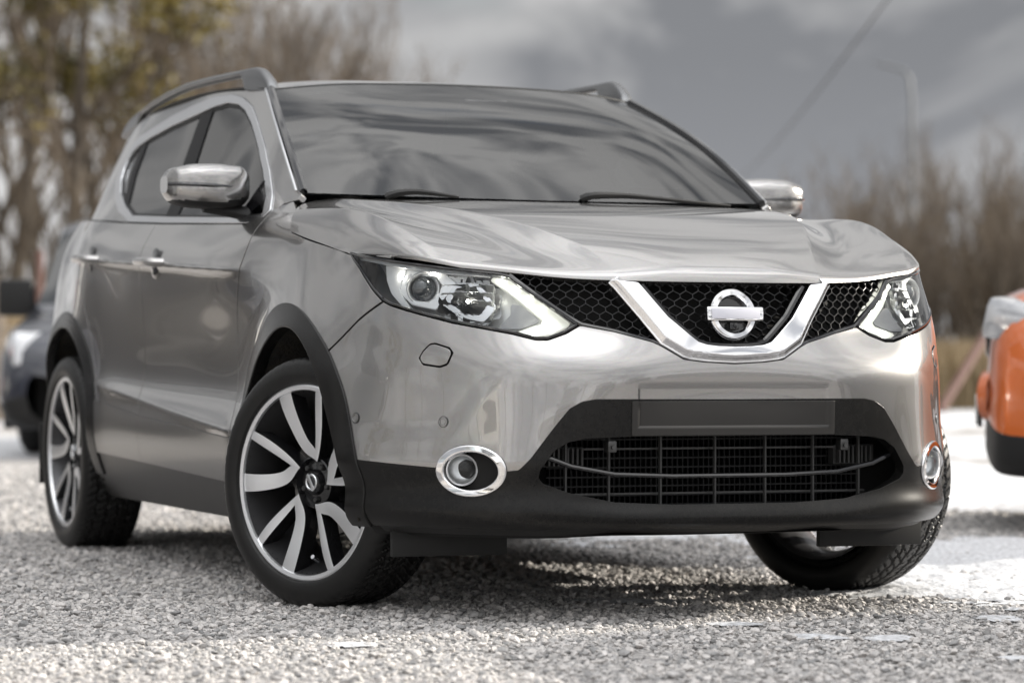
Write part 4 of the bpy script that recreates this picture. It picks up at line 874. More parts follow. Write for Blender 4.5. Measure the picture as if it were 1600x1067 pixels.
# ---------------- roof rails, aerial, wipers, handles
for sgn in (-1, 1):
    tp_ = nsp(np.arange(11), np.array([(-1.085,1.512),(-1.10,1.533),(-1.14,1.560),(-1.21,1.585),(-1.33,1.590),(-1.55,1.594),(-1.90,1.596),(-2.25,1.582),(-2.55,1.560),(-2.78,1.540),(-2.92,1.502)]))(np.linspace(0, 10, 90))
    V, F = [], []
    for x, z in tp_:
        yc = float(np.interp(-x, [1.08, 1.4, 1.9, 2.4, 2.92], [.600, .618, .634, .628, .590])); rz_ = float(np.interp(-x, [1.08, 1.4, 1.9, 2.4, 2.9], [1.500, 1.530, 1.541, 1.527, 1.478]))
        f_ = float(sstep(-1.335, -1.30, np.array(x)) + sstep(-2.58, -2.62, np.array(x))); b_ = min((z-.024)*(1-f_) + (rz_-.004)*f_, z-.010)
        for dy, zz in ((-.017, z-.010), (-.010, z-.002), (.0, z), (.010, z-.002), (.019, z-.010), (.021, (z+b_)/2), (.019, b_+.006), (.010, b_), (-.010, b_), (-.017, b_+.006)): V.append((x, sgn*(yc+dy), zz))
    for i in range(89):
        for k in range(10): F.append((i*10+k, i*10+(k+1) % 10, i*10+10+(k+1) % 10, i*10+10+k))
    F += [tuple(range(10)), tuple(range(890, 900))]
    rl = mesh_arr('roof_rail', V, F, 'rail_grey', car, angle=50); bmx = bmesh.new(); bmx.from_mesh(rl.data); bmesh.ops.recalc_face_normals(bmx, faces=bmx.faces[:]); bmx.to_mesh(rl.data); bmx.free()
    bm = bmesh.new(); s = np.linspace(0, .97, 40); p = surfE(np.ones(40), s)*np.array([1, sgn, 1]) + np.array([0, sgn*.006, .001]); tube(bm, p, .0045, 6); bm_obj('roof_moulding', bm, 'dark_plastic', car)
bm = bmesh.new(); tube(bm, [(-2.95,0,1.525),(-2.965,0,1.545),(-3.02,.0,1.62),(-3.09,0,1.715)], [.010, .006, .0035, .0025], 8); bm_obj('aerial', bm, 'dark_plastic', car)
for wp in (((-.245,-.53,1.132), (-.235,-.505,1.143), (-.225,-.45,1.149), (-.205,-.39,1.143), (-.190,-.33,1.135)), ((-.20,.055,1.138), (-.192,.085,1.148), (-.197,.15,1.151), (-.20,.22,1.150), (-.20,.36,1.141), (-.228,.55,1.131))):
    bm = bmesh.new(); p = nsp(np.arange(len(wp)), np.array(wp))(np.linspace(0, len(wp)-1, 24)); tube(bm, p, [.013*(1-k/23)**.7 + .0045 for k in range(24)], 8, flat=.7); bm_obj('wiper', bm, 'dark_plastic', car)
cw_ = [(-.45,.70,1.115),(-.34,.62,1.105),(-.30,.45,1.108),(-.27,.2,1.108),(-.26,0,1.108)]
cf = cw_ + [(x, -y, z) for x, y, z in cw_[-2::-1]]; cb = [(x-.22, y*1.03, z+.02) for x, y, z in cf]
n_ = len(cf); mesh_arr('cowl', cf + cb, [(i, i+1, n_+i+1, n_+i) for i in range(n_-1)], 'dark_plastic', car)
for sg, da, db in doors:
    sgn = -1 if sg == 'R' else 1
    for dr, (hx, hz, hy) in ((da, (-1.40, .975, .893)), (db, (-2.215, 1.008, .8965))):
        bm = bmesh.new(); p = [(hx+.088, sgn*(hy-.006), hz-.003), (hx+.078, sgn*(hy+.024), hz-.002), (hx+.05, sgn*(hy+.040), hz), (hx-.04, sgn*(hy+.041), hz+.002), (hx-.075, sgn*(hy+.030), hz+.003), (hx-.090, sgn*(hy-.006), hz+.004)]
        tube(bm, nsp(np.arange(6), np.array(p))(np.linspace(0, 5, 24)), .020, 12, flat=.75); bm_obj('door_handle', bm, P_, dr)
        bm = bmesh.new(); r_ = bmesh.ops.create_uvsphere(bm, u_segments=20, v_segments=12, radius=1)
        for v in r_['verts']: v.co = Vector((hx + v.co.x*.062, sgn*(hy-.002) + v.co.y*.009, hz-.004 + v.co.z*.050))
        bm_obj('handle_cup', bm, 'gloss_black', dr)
# ---------------- cabin
bm = bmesh.new(); box(bm, (-1.75, 0, .50), (2.9, 1.5, .10)); box(bm, (-.50, 0, .62), (.06, 1.5, .5)); bm_obj('cabin_floor', bm, 'interior', car)
dsh = [(-.42,1.075),(-.62,1.115),(-.86,1.11),(-.95,1.06),(-.93,.86),(-.80,.70),(-.42,.70)]
bm = bmesh.new(); f0 = [bm.verts.new((x, -.72, z)) for x, z in dsh]; f1 = [bm.verts.new((x, .72, z)) for x, z in dsh]
for i in range(len(dsh)): bm.faces.new((f0[i], f0[(i+1) % 7], f1[(i+1) % 7], f1[i]))
bm.faces.new(f0); bm.faces.new(f1[::-1]); bm_obj('dashboard', bm, 'interior', car)
bm = bmesh.new(); Ms = Matrix.Translation((-1.03, .37, 1.02)) @ Matrix.Rotation(R(-24), 4, 'Y') @ Matrix.Rotation(R(-90), 4, 'Z')
lathe(bm, [(.185+.014*math.cos(a), .014*math.sin(a)) for a in np.linspace(0, 2*math.pi, 12)[:-1]], 40, Ms, closed=True)
for a in (0, 120, 240): box(bm, Ms @ Vector((.09*math.cos(R(a-30)), 0, .09*math.sin(R(a-30)))), (.03, .02, .17), (Ms.to_3x3() @ Matrix.Rotation(R(120-a), 3, 'Y')))
bm_obj('steering_wheel', bm, 'interior', car)
for sx, sy in ((-1.45, .37), (-1.45, -.37), (-2.35, .40), (-2.35, -.40)):
    seat = thing('seat', None, None); seat.parent = car; del seat['label']; del seat['category']; seat.location = (sx, sy, .55)
    bm = bmesh.new(); box(bm, (.02, 0, .08), (.54, .50, .16), bev=.05); bm_obj('seat_cushion', bm, 'seat_leather', seat)
    bm = bmesh.new(); box(bm, (-.32, 0, .40), (.15, .48, .60), Matrix.Rotation(R(-18), 3, 'Y'), .05); bm_obj('seat_back', bm, 'seat_leather', seat)
    bm = bmesh.new(); box(bm, (-.44, 0, .80), (.10, .27, .19), Matrix.Rotation(R(-12), 3, 'Y'), .04); bm_obj('headrest', bm, 'seat_leather', seat)
bm = bmesh.new(); box(bm, (-.86, .0, 1.405), (.03, .24, .065), bev=.012); tube(bm, [(-.85, 0, 1.42), (-.88, 0, 1.47)], .01, 8); box(bm, (-.80, 0, 1.435), (.09, .16, .05), Matrix.Rotation(R(28), 3, 'Y'), .015); bm_obj('rear_view_mirror', bm, 'gloss_black', car)
# ------------------------------------------------------------------ the lot around the car
def W(px, py, depth):
    """world point seen at a pixel of the 1600 x 1067 photograph, depth metres along the view axis"""
    return CAM + _f*depth + _r2*((px-800)/4637.2*depth) - _u2*((py-533.5)/4637.2*depth)
def Wg(px, depth, z=0.):
    p = W(px, 556, depth); p.z = z; return p
# ground sheet
def ground_mat():
    m = bpy.data.materials.new('gravel_ground'); m.use_nodes = True; t = m.node_tree; p = t.nodes['Principled BSDF']; p.inputs['Roughness'].default_value = .95
    c = N(t, 'ShaderNodeTexCoord'); v = N(t, 'ShaderNodeTexVoronoi', i_Scale=46.0, i_Randomness=1.0); L(t, c.outputs['Object'], v.inputs['Vector'])
    n = N(t, 'ShaderNodeTexNoise', i_Scale=.35, i_Detail=5.0); L(t, c.outputs['Object'], n.inputs['Vector'])
    sepc = N(t, 'ShaderNodeSeparateColor'); L(t, v.outputs['Color'], sepc.inputs[0])
    r1 = N(t, 'ShaderNodeValToRGB'); L(t, sepc.outputs[0], r1.inputs[0])
    e = r1.color_ramp.elements; e[0].color = (.25, .245, .24, 1); e[1].color = (.58, .555, .54, 1)
    r2 = N(t, 'ShaderNodeValToRGB'); L(t, n.outputs['Fac'], r2.inputs[0]); e = r2.color_ramp.elements; e[0].position = .35; e[1].position = .7; e[0].color = (.70, .69, .68, 1); e[1].color = (1.0, 1.0, 1.0, 1)
    mm = N(t, 'ShaderNodeMixRGB', blend_type='MULTIPLY'); mm.inputs[0].default_value = 1; L(t, r1.outputs[0], mm.inputs[1]); L(t, r2.outputs[0], mm.inputs[2])
    # far away the stones give way to thin old snow and dry grass
    sp = N(t, 'ShaderNodeVectorMath', operation='LENGTH'); L(t, c.outputs['Object'], sp.inputs[0])
    far = N(t, 'ShaderNodeMapRange', i_1=17.0, i_2=30.0); L(t, sp.outputs['Value'], far.inputs[0])
    n2 = N(t, 'ShaderNodeTexNoise', i_Scale=.22, i_Detail=7.0, i_Roughness=.6); L(t, c.outputs['Object'], n2.inputs['Vector'])
    r3 = N(t, 'ShaderNodeValToRGB'); L(t, n2.outputs['Fac'], r3.inputs[0]); e = r3.color_ramp.elements; e[0].position = .44; e[1].position = .53; e[0].color = (.20, .155, .10, 1); e[1].color = (.50, .51, .53, 1)
    mf = N(t, 'ShaderNodeMixRGB'); L(t, far.outputs[0], mf.inputs[0]); L(t, mm.outputs[0], mf.inputs[1]); L(t, r3.outputs[0], mf.inputs[2])
    L(t, mf.outputs[0], p.inputs['Base Color'])
    inv = N(t, 'ShaderNodeMath', operation='SUBTRACT', i_0=1.0); L(t, v.outputs['Distance'], inv.inputs[1])
    b = N(t, 'ShaderNodeBump', i_Strength=.9, i_Distance=.012); L(t, inv.outputs[0], b.inputs['Height']); L(t, b.outputs[0], p.inputs['Normal'])
    return m
gm = bpy.data.meshes.new('ground'); rr_ = [0, 6, 14, 30, 60, 120, 260, 600]; V = [(0, 0, 0)]; F = []
for r in rr_[1:]:
    for k in range(48): V.append((r*math.cos(k*math.pi/24), r*math.sin(k*math.pi/24), 0 if r < 100 else -.0))
for k in range(48): F.append((0, 1+k, 1+(k+1) % 48))
for j in range(len(rr_)-2):
    for k in range(48): a = 1+j*48; F.append((a+k, a+48+k, a+48+(k+1) % 48, a+(k+1) % 48))
gm.from_pydata(V, [], F); gm.update(); g = link('ground', gm, ground_mat()); g['kind'] = 'structure'; g['label'] = 'grey crushed stone lot with thin snow'
# ---- smooth value noise for shaping
_NT = RNG.random((256, 256))
def vnoise(x, y):
    xi, yi = np.floor(x).astype(int), np.floor(y).astype(int); fx, fy = x-xi, y-yi; fx, fy = fx*fx*(3-2*fx), fy*fy*(3-2*fy)
    g_ = lambda i, j: _NT[i % 256, j % 256]
    return (g_(xi, yi)*(1-fx)+g_(xi+1, yi)*fx)*(1-fy) + (g_(xi, yi+1)*(1-fx)+g_(xi+1, yi+1)*fx)*fy
def fbm(x, y, o=4): return sum(vnoise(x*2**k+17*k, y*2**k+31*k)/2**k for k in range(o))/sum(1/2**k for k in range(o))
# snow field: (centre x, y, half length, half width, heading, strength)
SNOW = [(-1.0,2.3,2.0,.52,R(25),1.0),(.25,1.35,.75,.42,R(25),1.1),(-.5,1.85,.8,.40,R(25),1.0),(-6.5,5.2,3.4,1.1,R(-15),1.0),(-9.5,8.5,4,1.4,R(-15),1.),(-14.5,1.6,2.2,2.4,R(80),1.0),(-14.2,-1.2,2.6,1.0,R(80),1.),(-4.6,4.3,1.6,.35,R(-20),.8),(-22,6,9,2.2,R(70),1.),(-21,14,8,2.5,R(110),1.),(1.12,-1.10,.035,.03,R(80),.34),(.22,.02,.12,.05,R(60),.5),(1.33,.02,.05,.03,R(20),.42),(1.42,.17,.045,.03,R(130),.4),(1.7,.62,.06,.04,R(100),.42),(1.3,.85,.07,.05,R(30),.42),(1.05,.70,.05,.03,R(160),.4),(1.95,.25,.05,.03,R(75),.4),(.95,-.02,.05,.04,R(60),.5)]
def snow_h(x, y):
    h = np.full(np.shape(x), -.02)
    n = fbm(x*2.3, y*2.3, 5) - .5; n3 = fbm(x*17, y*17, 3) - .5
    for cx, cy, a, b, th, st in SNOW:
        dx, dy = x-cx, y-cy; u = (dx*math.cos(th)+dy*math.sin(th))/a; v = (-dx*math.sin(th)+dy*math.cos(th))/b
        d = 1 - np.sqrt(u*u+v*v); k = min(1., b*2.2)
        h = np.maximum(h, (d*.9 + n*2.0*(.2+.8*k) + n3*.55)*.030*min(1, b*3+.25)*st - .004)
    return np.minimum(h, .022 + .010*n + .006*n3)
def snow_patch(bmv, bmf, x0, x1, y0, y1, st):
    xs, ys = np.arange(x0, x1, st), np.arange(y0, y1, st); X, Y = np.meshgrid(xs, ys, indexing='ij'); H = snow_h(X, Y); k = H > -.006
    idx = -np.ones(X.shape, int); cell = k[:-1, :-1] | k[1:, :-1] | k[1:, 1:] | k[:-1, 1:]
    need = np.zeros(X.shape, bool)
    for a in (0, 1):
        for b in (0, 1): need[a:X.shape[0]-1+a, b:X.shape[1]-1+b] |= cell
    base = len(bmv); idx[need] = base + np.arange(need.sum()); bmv.extend(np.stack([X, Y, H+.012], -1)[need].tolist())
    i, j = np.nonzero(cell); bmf.extend(np.stack([idx[i, j], idx[i+1, j], idx[i+1, j+1], idx[i, j+1]], 1).tolist())
sv, sf = [], []
snow_patch(sv, sf, -3.5, 2.6, -2.2, 3.6, .014); snow_patch(sv, sf, -32, -3.5, -6, 24, .085)
snm = bpy.data.materials.new('snow'); snm.use_nodes = True; t = snm.node_tree; p = t.nodes['Principled BSDF']; p.inputs['Roughness'].default_value = .7; p.inputs['Subsurface Weight'].default_value = .0
c = N(t, 'ShaderNodeTexCoord'); n = N(t, 'ShaderNodeTexNoise', i_Scale=60.0, i_Detail=6.0); L(t, c.outputs['Object'], n.inputs['Vector']); r1 = N(t, 'ShaderNodeValToRGB'); L(t, n.outputs['Fac'], r1.inputs[0]); e = r1.color_ramp.elements; e[0].position = .3; e[0].color = (.36, .36, .37, 1); e[1].position = .62; e[1].color = (.68, .69, .71, 1); L(t, r1.outputs[0], p.inputs['Base Color'])
b = N(t, 'ShaderNodeBump', i_Strength=.6, i_Distance=.01); L(t, n.outputs['Fac'], b.inputs['Height']); L(t, b.outputs[0], p.inputs['Normal'])
MAT['snow'] = snm
sno = mesh_arr('snow', sv, sf, 'snow', smooth=True, angle=80); sno['kind'] = 'stuff'; sno['label'] = 'thin patches of old snow on the gravel'
# gravel: loose crushed stones scattered by geometry nodes over the near ground
rocks = bpy.data.collections.new('stones')
stm = bpy.data.materials.new('stone'); stm.use_nodes = True; t = stm.node_tree; p = t.nodes['Principled BSDF']; p.inputs['Roughness'].default_value = .85
oi = N(t, 'ShaderNodeObjectInfo'); r1 = N(t, 'ShaderNodeValToRGB'); L(t, oi.outputs['Random'], r1.inputs[0]); e = r1.color_ramp.elements; e[0].color = (.20, .20, .20, 1); e[1].color = (.62, .59, .57, 1); e.new(.45).color = (.43, .415, .405, 1); e.new(.9).color = (.54, .515, .495, 1)
c = N(t, 'ShaderNodeTexCoord'); n = N(t, 'ShaderNodeTexNoise', i_Scale=2.5, i_Detail=5.0); L(t, c.outputs['Object'], n.inputs['Vector']); mm = N(t, 'ShaderNodeMixRGB', blend_type='OVERLAY'); mm.inputs[0].default_value = .55; L(t, r1.outputs[0], mm.inputs[1]); L(t, n.outputs['Fac'], mm.inputs[2]); L(t, mm.outputs[0], p.inputs['Base Color'])
for k in range(7):
    bm = bmesh.new(); bmesh.ops.create_icosphere(bm, subdivisions=2, radius=1)
    pl = [(Vector(RNG.normal(size=3)).normalized(), RNG.uniform(.42, .80)) for _ in range(10)]
    for v in bm.verts:
        for nrm, d in pl:
            o_ = v.co.dot(nrm) - d
            if o_ > 0: v.co -= nrm*o_
        v.co = Vector((v.co.x*1.15, v.co.y*(.75+.05*k), v.co.z*(.62+.05*(k % 3))))
    me = bpy.data.meshes.new('stone'); bm.to_mesh(me); bm.free(); me.shade_smooth(); me.set_sharp_from_angle(angle=R(28)); me.materials.append(stm); rocks.objects.link(bpy.data.objects.new('stone', me))
def scatter():
    pts, sc_ = [], []
    for d0, d1, dens, s0, s1, lift in ((4.6, 9.0, 5000, .0036, .0100, 0), (4.6, 9.0, 300, .010, .016, .003), (9.0, 12.5, 2300, .006, .0140, 0), (12.5, 18, 800, .010, .018, 0)):
        wd = lambda d: .172*d + 1.3
        area = (d1-d0)*(wd(d0)+wd(d1)); n = int(area*dens); u = RNG.random(n); d = np.sqrt(d0**2 + u*(d1**2-d0**2)); lat = (RNG.random(n)*2-1)*(.172*d+1.3)
        x = CAM.x + _f.x*d + _r2.x*lat; y = CAM.y + _f.y*d + _r2.y*lat
        s = s0 + (s1-s0)*RNG.random(n)**2; h = snow_h(x, y); keep = (h < .004 + .5*s) & (RNG.random(n) < .55 + 1.1*(fbm(x*1.7+9, y*1.7, 3)-.2))
        z = s*(.10+.35*RNG.random(n)) + lift*RNG.random(n)
        pts.append(np.stack([x, y, z], 1)[keep]); sc_.append(s[keep])
    return np.concatenate(pts), np.concatenate(sc_)
gp, gs = scatter()
me = bpy.data.meshes.new('gravel'); me.from_pydata(gp.tolist(), [], []); at_ = me.attributes.new('size', 'FLOAT', 'POINT'); at_.data.foreach_set('value', gs.astype(np.float32))
ro_ = me.attributes.new('spin', 'FLOAT_VECTOR', 'POINT'); ro_.data.foreach_set('vector', (RNG.random((len(gp), 3))*np.array([.9, .9, 6.28])-np.array([.45, .45, 0])).astype(np.float32).ravel())
grv = link('gravel', me); grv['kind'] = 'stuff'; grv['label'] = 'loose pale grey crushed stone gravel'
ng = bpy.data.node_groups.new('scatter stones', 'GeometryNodeTree'); ng.interface.new_socket('Geometry', in_out='INPUT', socket_type='NodeSocketGeometry'); ng.interface.new_socket('Geometry', in_out='OUTPUT', socket_type='NodeSocketGeometry')
gi, go = N(ng, 'NodeGroupInput'), N(ng, 'NodeGroupOutput'); ci = N(ng, 'GeometryNodeCollectionInfo'); ci.inputs['Collection'].default_value = rocks; ci.inputs['Separate Children'].default_value = True; ci.inputs['Reset Children'].default_value = True
ip = N(ng, 'GeometryNodeInstanceOnPoints'); ip.inputs['Pick Instance'].default_value = True
a1 = N(ng, 'GeometryNodeInputNamedAttribute', data_type='FLOAT'); a1.inputs['Name'].default_value = 'size'; a2 = N(ng, 'GeometryNodeInputNamedAttribute', data_type='FLOAT_VECTOR'); a2.inputs['Name'].default_value = 'spin'
L(ng, gi.outputs[0], ip.inputs['Points']); L(ng, ci.outputs[0], ip.inputs['Instance']); L(ng, a2.outputs[0], ip.inputs['Rotation']); L(ng, a1.outputs[0], ip.inputs['Scale']); L(ng, ip.outputs[0], go.inputs[0])
mod = grv.modifiers.new('stones', 'NODES'); mod.node_group = ng
# ------------------------------------------------------------------ other cars
def simple_wheel(parent, x, y, r=.32):
    if 'wheel_proto' not in globals():
        w_ = bpy.data.objects.new('wheel', None); COL.objects.link(w_)
        bm = bmesh.new(); lathe(bm, [(.21,-.085),(.235,-.10),(.29,-.105),(.313,-.085),(.32,0),(.313,.085),(.29,.10),(.21,.085)], 48, closed=True); bm_obj('tyre', bm, 'rubber', w_)
        bm = bmesh.new(); lathe(bm, [(.0001,-.075),(.05,-.08),(.07,-.06),(.19,-.085),(.212,-.09),(.212,.08)], 48); bm_obj('rim', bm, 'satin_silver', w_)
        globals()['wheel_proto'] = w_; w_.parent = parent; o = w_
    else: o = copy_tree(wheel_proto, parent)
    o.location = (x, y, r); o.rotation_euler = (0, 0, 0 if y < 0 else math.pi); o.scale = (r/.32,)*3
    return o
def other_car(name, label, colour_mat, loc, rz, kind='hatch', group=None, plate=True, fog=False):
    """parked car, nose towards its own +x; origin at the middle of its wheelbase on the ground"""
    t = thing(name, label, 'van' if kind == 'van' else 'car', loc, rz, group)
    if kind == 'van':   # x, bonnet/roof height, roof half width, belt height, half width, underside
        S = [(2.20,.55,.60,.53,.66,.26),(2.16,.74,.68,.60,.80,.22),(2.02,.86,.72,.73,.88,.19),(1.75,.93,.76,.84,.905,.19),(1.30,.99,.80,.93,.91,.19),(1.12,1.03,.82,.98,.91,.19),(.55,1.52,.80,1.0,.91,.19),(.35,1.64,.80,1.01,.91,.19),(0,1.70,.80,1.02,.91,.19),(-1.0,1.73,.80,1.02,.91,.19),(-2.0,1.72,.79,1.02,.91,.22),(-2.22,1.66,.78,1.0,.89,.26),(-2.28,1.10,.76,1.05,.86,.32),(-2.30,.60,.72,.58,.82,.35)]; cab = (5, 11)
    elif kind == 'suv':
        S = [(2.12,.55,.52,.52,.60,.32),(2.09,.84,.62,.70,.78,.25),(1.98,.95,.66,.84,.86,.22),(1.6,1.03,.68,.96,.895,.22),(1.05,1.09,.69,1.04,.90,.22),(.85,1.12,.70,1.07,.90,.22),(.15,1.55,.60,1.09,.90,.22),(-.05,1.60,.61,1.10,.90,.22),(-.6,1.63,.63,1.12,.90,.22),(-1.3,1.60,.62,1.14,.90,.22),(-1.75,1.50,.58,1.16,.89,.25),(-2.02,1.15,.66,1.10,.87,.30),(-2.12,.90,.68,.85,.85,.34),(-2.14,.58,.66,.56,.80,.38)]; cab = (5, 11)
    else:
        S = [(2.05,.50,.50,.48,.60,.26),(2.02,.70,.60,.62,.76,.22),(1.92,.80,.64,.74,.83,.18),(1.55,.88,.66,.84,.86,.18),(1.05,.95,.68,.92,.87,.18),(.85,.98,.68,.94,.87,.18),(.10,1.40,.57,.95,.87,.18),(-.10,1.45,.58,.96,.87,.18),(-.6,1.47,.59,.97,.87,.18),(-1.2,1.44,.58,.98,.87,.18),(-1.65,1.33,.55,1.0,.86,.2),(-1.9,1.0,.62,.96,.84,.24),(-2.0,.8,.64,.76,.82,.28),(-2.02,.5,.62,.48,.76,.32)]; cab = (5, 11)
    A_ = np.array(S); kx = np.arange(len(S)); fs = nsp(kx, A_); kk = np.unique(np.concatenate([np.linspace(0, 3, 13), np.linspace(3, len(S)-1, 50)])); rows = []
    for k in kk:
        x, top, rw, belt, hw, ub = fs(k); top = max(top, belt+.02)
        prof = [(0, ub), (hw*.86, ub), (hw*.95, ub+.05), (hw, ub+.16), (hw*1.005, ub+(belt-ub)*.55), (hw*.985, ub+(belt-ub)*.85), (hw*.955, belt), (hw*.955+(rw-hw*.955)*.45, belt+(top-belt)*.5), (rw+.02, top-.05 if top-belt > .2 else top-(top-belt)*.25), (rw*.86, top-.012), (rw*.5, top+.004), (0, top+.010)]
        # stay on the flat flanks at the wheels
        rows.append([(x, y, z) for y, z in prof])
    V = np.array(rows); nr, ncol = V.shape[:2]; WXs = (1.30, -1.30)
    F_body, F_glass, F_low = [], [], []
    VR = np.concatenate([V.reshape(-1, 3), (V*np.array([1, -1, 1])).reshape(-1, 3)]); nb = nr*ncol
    for side_ in (0, 1):
        for i in range(nr-1):
            for j in range(ncol-1):
                q = [side_*nb+i*ncol+j, side_*nb+(i+1)*ncol+j, side_*nb+(i+1)*ncol+j+1, side_*nb+i*ncol+j+1]
                if side_: q = q[::-1]
                cx = VR[q].mean(0); km = (kk[i]+kk[i+1])/2
                hole = any((cx[0]-wx)**2 + (cx[2]-.33)**2 < .39**2 for wx in WXs) and j >= 1 and j <= 4
                if hole: continue
                glass = (cab[0]+.15 < km < cab[1]-.7 and j in (6, 7) and not any(abs(cx[0]-px_) < .05 for px_ in (-.35, -1.15))) or (cab[0]+.1 < km < cab[0]+1.25 and j >= 8)
                (F_glass if glass else F_low if j < 3 else F_body).append(q)
    for nm, fs_, m_ in (('body', F_body, colour_mat), ('window', F_glass, 'dark_glass'), ('bumper', F_low, 'dark_plastic')):
        us_ = sorted({i for q in fs_ for i in q}); mp = {i: j for j, i in enumerate(us_)}
        o = mesh_arr(nm, VR[us_], [tuple(mp[i] for i in q) for q in fs_], m_, t, angle=50)
        bmx = bmesh.new(); bmx.from_mesh(o.data); bmesh.ops.remove_doubles(bmx, verts=bmx.verts[:], dist=1e-4); bmx.to_mesh(o.data); bmx.free(); o.data.shade_smooth()
    for wx in WXs:
        for wy in (-1, 1):
            bm = bmesh.new(); hw_ = .91 if kind != 'hatch' else .88; tube(bm, [(wx + .40*math.cos(a), wy*(hw_-.02), .33 + .40*math.sin(a)) for a in np.linspace(-.35, math.pi+.35, 24)], .045, 8); bm_obj('wheel_arch', bm, 'dark_plastic', t)
            bm = bmesh.new(); pr_ = [[bm.verts.new((wx + .43*math.cos(a), wy*yy, .33 + .43*math.sin(a))) for a in np.linspace(-.3, math.pi+.3, 20)] for yy in (hw_-.02, .5)]
            for i in range(19): bm.faces.new((pr_[0][i], pr_[0][i+1], pr_[1][i+1], pr_[1][i]))
            bm_obj('wheel_liner', bm, 'cavity', t)
    bm = bmesh.new(); box(bm, (0, 0, .42), (3.9, 1.30, .40)); bm_obj('chassis', bm, 'cavity', t, smooth=False)
    for wx in WXs:
        for wy in (-.76, .76): simple_wheel(t, wx, wy, .33)
    f = lambda x: fs(np.interp(-x, -A_[:, 0], kx))
    for sgn in (-1, 1):
        hz = {'van': .70, 'suv': .82, 'hatch': .68}[kind]; xn = {'van': 2.03, 'suv': 1.98, 'hatch': 1.93}[kind]
        bm = bmesh.new(); box(bm, (xn, sgn*.66, hz), (.20, .30, .17 if kind != 'van' else .24), Matrix.Rotation(R(-sgn*28), 3, 'Z') @ Matrix.Rotation(R(-14), 3, 'Y'), .045); bm_obj('headlight', bm, 'car_lamp', t)
        bm = bmesh.new(); box(bm, ({'van': .95, 'suv': .72, 'hatch': .74}[kind], sgn*1.02, {'van': 1.08, 'suv': 1.13, 'hatch': 1.0}[kind]), (.12, .22 if kind != 'van' else .26, .16 if kind != 'van' else .26), None, .04); box(bm, ({'van': .95, 'suv': .72, 'hatch': .74}[kind], sgn*.90, {'van': 1.02, 'suv': 1.08, 'hatch': .95}[kind]), (.05, .16, .05)); bm_obj('door_mirror', bm, 'dark_plastic' if kind == 'van' else colour_mat, t)
        bm = bmesh.new(); box(bm, (-A_[-3, 0]*-1 + .04 if False else A_[-3, 0]+.02, sgn*.68, hz+.12), (.10, .22, .24), None, .03); bm_obj('tail_light', bm, 'tail_red', t)
        if fog:
            M_ = Matrix.Translation((2.105, sgn*.60, .53)) @ Matrix.Rotation(R(-sgn*24), 4, 'Z') @ Matrix.Rotation(R(90), 4, 'Z')
            bm = bmesh.new(); lathe(bm, [(.105, .03), (.095, -.012), (.085, -.014), (.060, .05), (.03, .06), (.0001, .06)], 32, M_); bm_obj('fog_recess', bm, colour_mat, t)
    bm = bmesh.new(); box(bm, (A_[1, 0]+.005, 0, {'van': .72, 'suv': .74, 'hatch': .60}[kind]), (.05, .95, .12), None, .02); bm_obj('grille', bm, 'gloss_black', t)
    if plate:
        bm = bmesh.new(); box(bm, (A_[0, 0]+.035, 0, .47), (.012, .52, .115), None, .004); bm_obj('number_plate', bm, 'plate_white', t)
        bm = bmesh.new(); box(bm, (A_[0, 0]+.022, 0, .47), (.02, .54, .135), None, .004); bm_obj('plate_holder', bm, 'gloss_black', t)
    return t
paint('navy_paint', (.012, .015, .028), .2, .35, .02); paint('orange_paint', (.62, .13, .015), .35, .38, .03); paint('white_paint', (.78, .77, .74), .0, .4, .0); paint('black_paint', (.012, .012, .014), .2, .3, .01); paint('red_paint', (.32, .02, .02), .2, .35, .02); paint('grey_paint', (.16, .165, .17), .6, .35, .04)
mat('dark_glass', (.010, .012, .013), .03, 0, .0, spec=1.0); mat('car_lamp', (.62, .63, .65), .12, .4, 1); mat('tail_red', (.35, .01, .01), .15, 0, 1); mat('plate_white', (.75, .75, .73), .4)
hd = math.atan2(_f.y, _f.x)
def park(px, depth, off_lat=0): return Wg(px, depth)
vp = W(14, 556, 19.5) + _r2*.93 + _f*2.1; vp.z = 0
other_car('van', 'dark blue van with black mirrors parked behind the silver car', 'navy_paint', vp, hd + math.pi + R(-4), 'van')
fy = R(-121); nose = W(1536, 556, 12.2); nose.z = 0
op = nose - Vector((math.cos(fy), math.sin(fy), 0))*2.13
other_car('parked_car', 'orange parked car cut off by the right edge of the photo', 'orange_paint', op, fy, 'suv', fog=True)
# cars of the same lot that only show as reflections and shade
for k, (x, y, rz, cm, kd, nm) in enumerate(((2.95, 4.05, R(3), 'grey_paint', 'suv', 'large grey one'), (4.5, -7.6, R(118), 'white_paint', 'suv', 'white one'), (15.6, -2.6, R(176), 'grey_paint', 'suv', 'grey one'), (16.0, 1.0, R(178), 'black_paint', 'hatch', 'black one'), (15.6, 4.6, R(182), 'navy_paint', 'suv', 'dark blue one'), (15.8, 8.4, R(184), 'black_paint', 'hatch', 'black one'), (-5.0, -5.2, R(-90), 'black_paint', 'suv', 'black one with red tail lights'), (-7.9, -5.3, R(-88), 'navy_paint', 'hatch', 'dark blue one with red tail lights'), (-10.7, -5.1, R(-91), 'black_paint', 'suv', 'black one with red tail lights'), (-13.6, -5.2, R(-90), 'white_paint', 'hatch', 'white one'), (-16.5, -5.2, R(-90), 'black_paint', 'suv', 'black one with red tail lights'), (-19.5, -5.2, R(-90), 'red_paint', 'hatch', 'red one'), (-2.1, -5.4, R(-90), 'grey_paint', 'hatch', 'grey one with red tail lights'))):
    other_car('parked_car', 'car outside the picture, %s, in the silver paint' % nm, cm, (x, y, 0), rz, kd, 'cars parked outside the picture', plate=False)
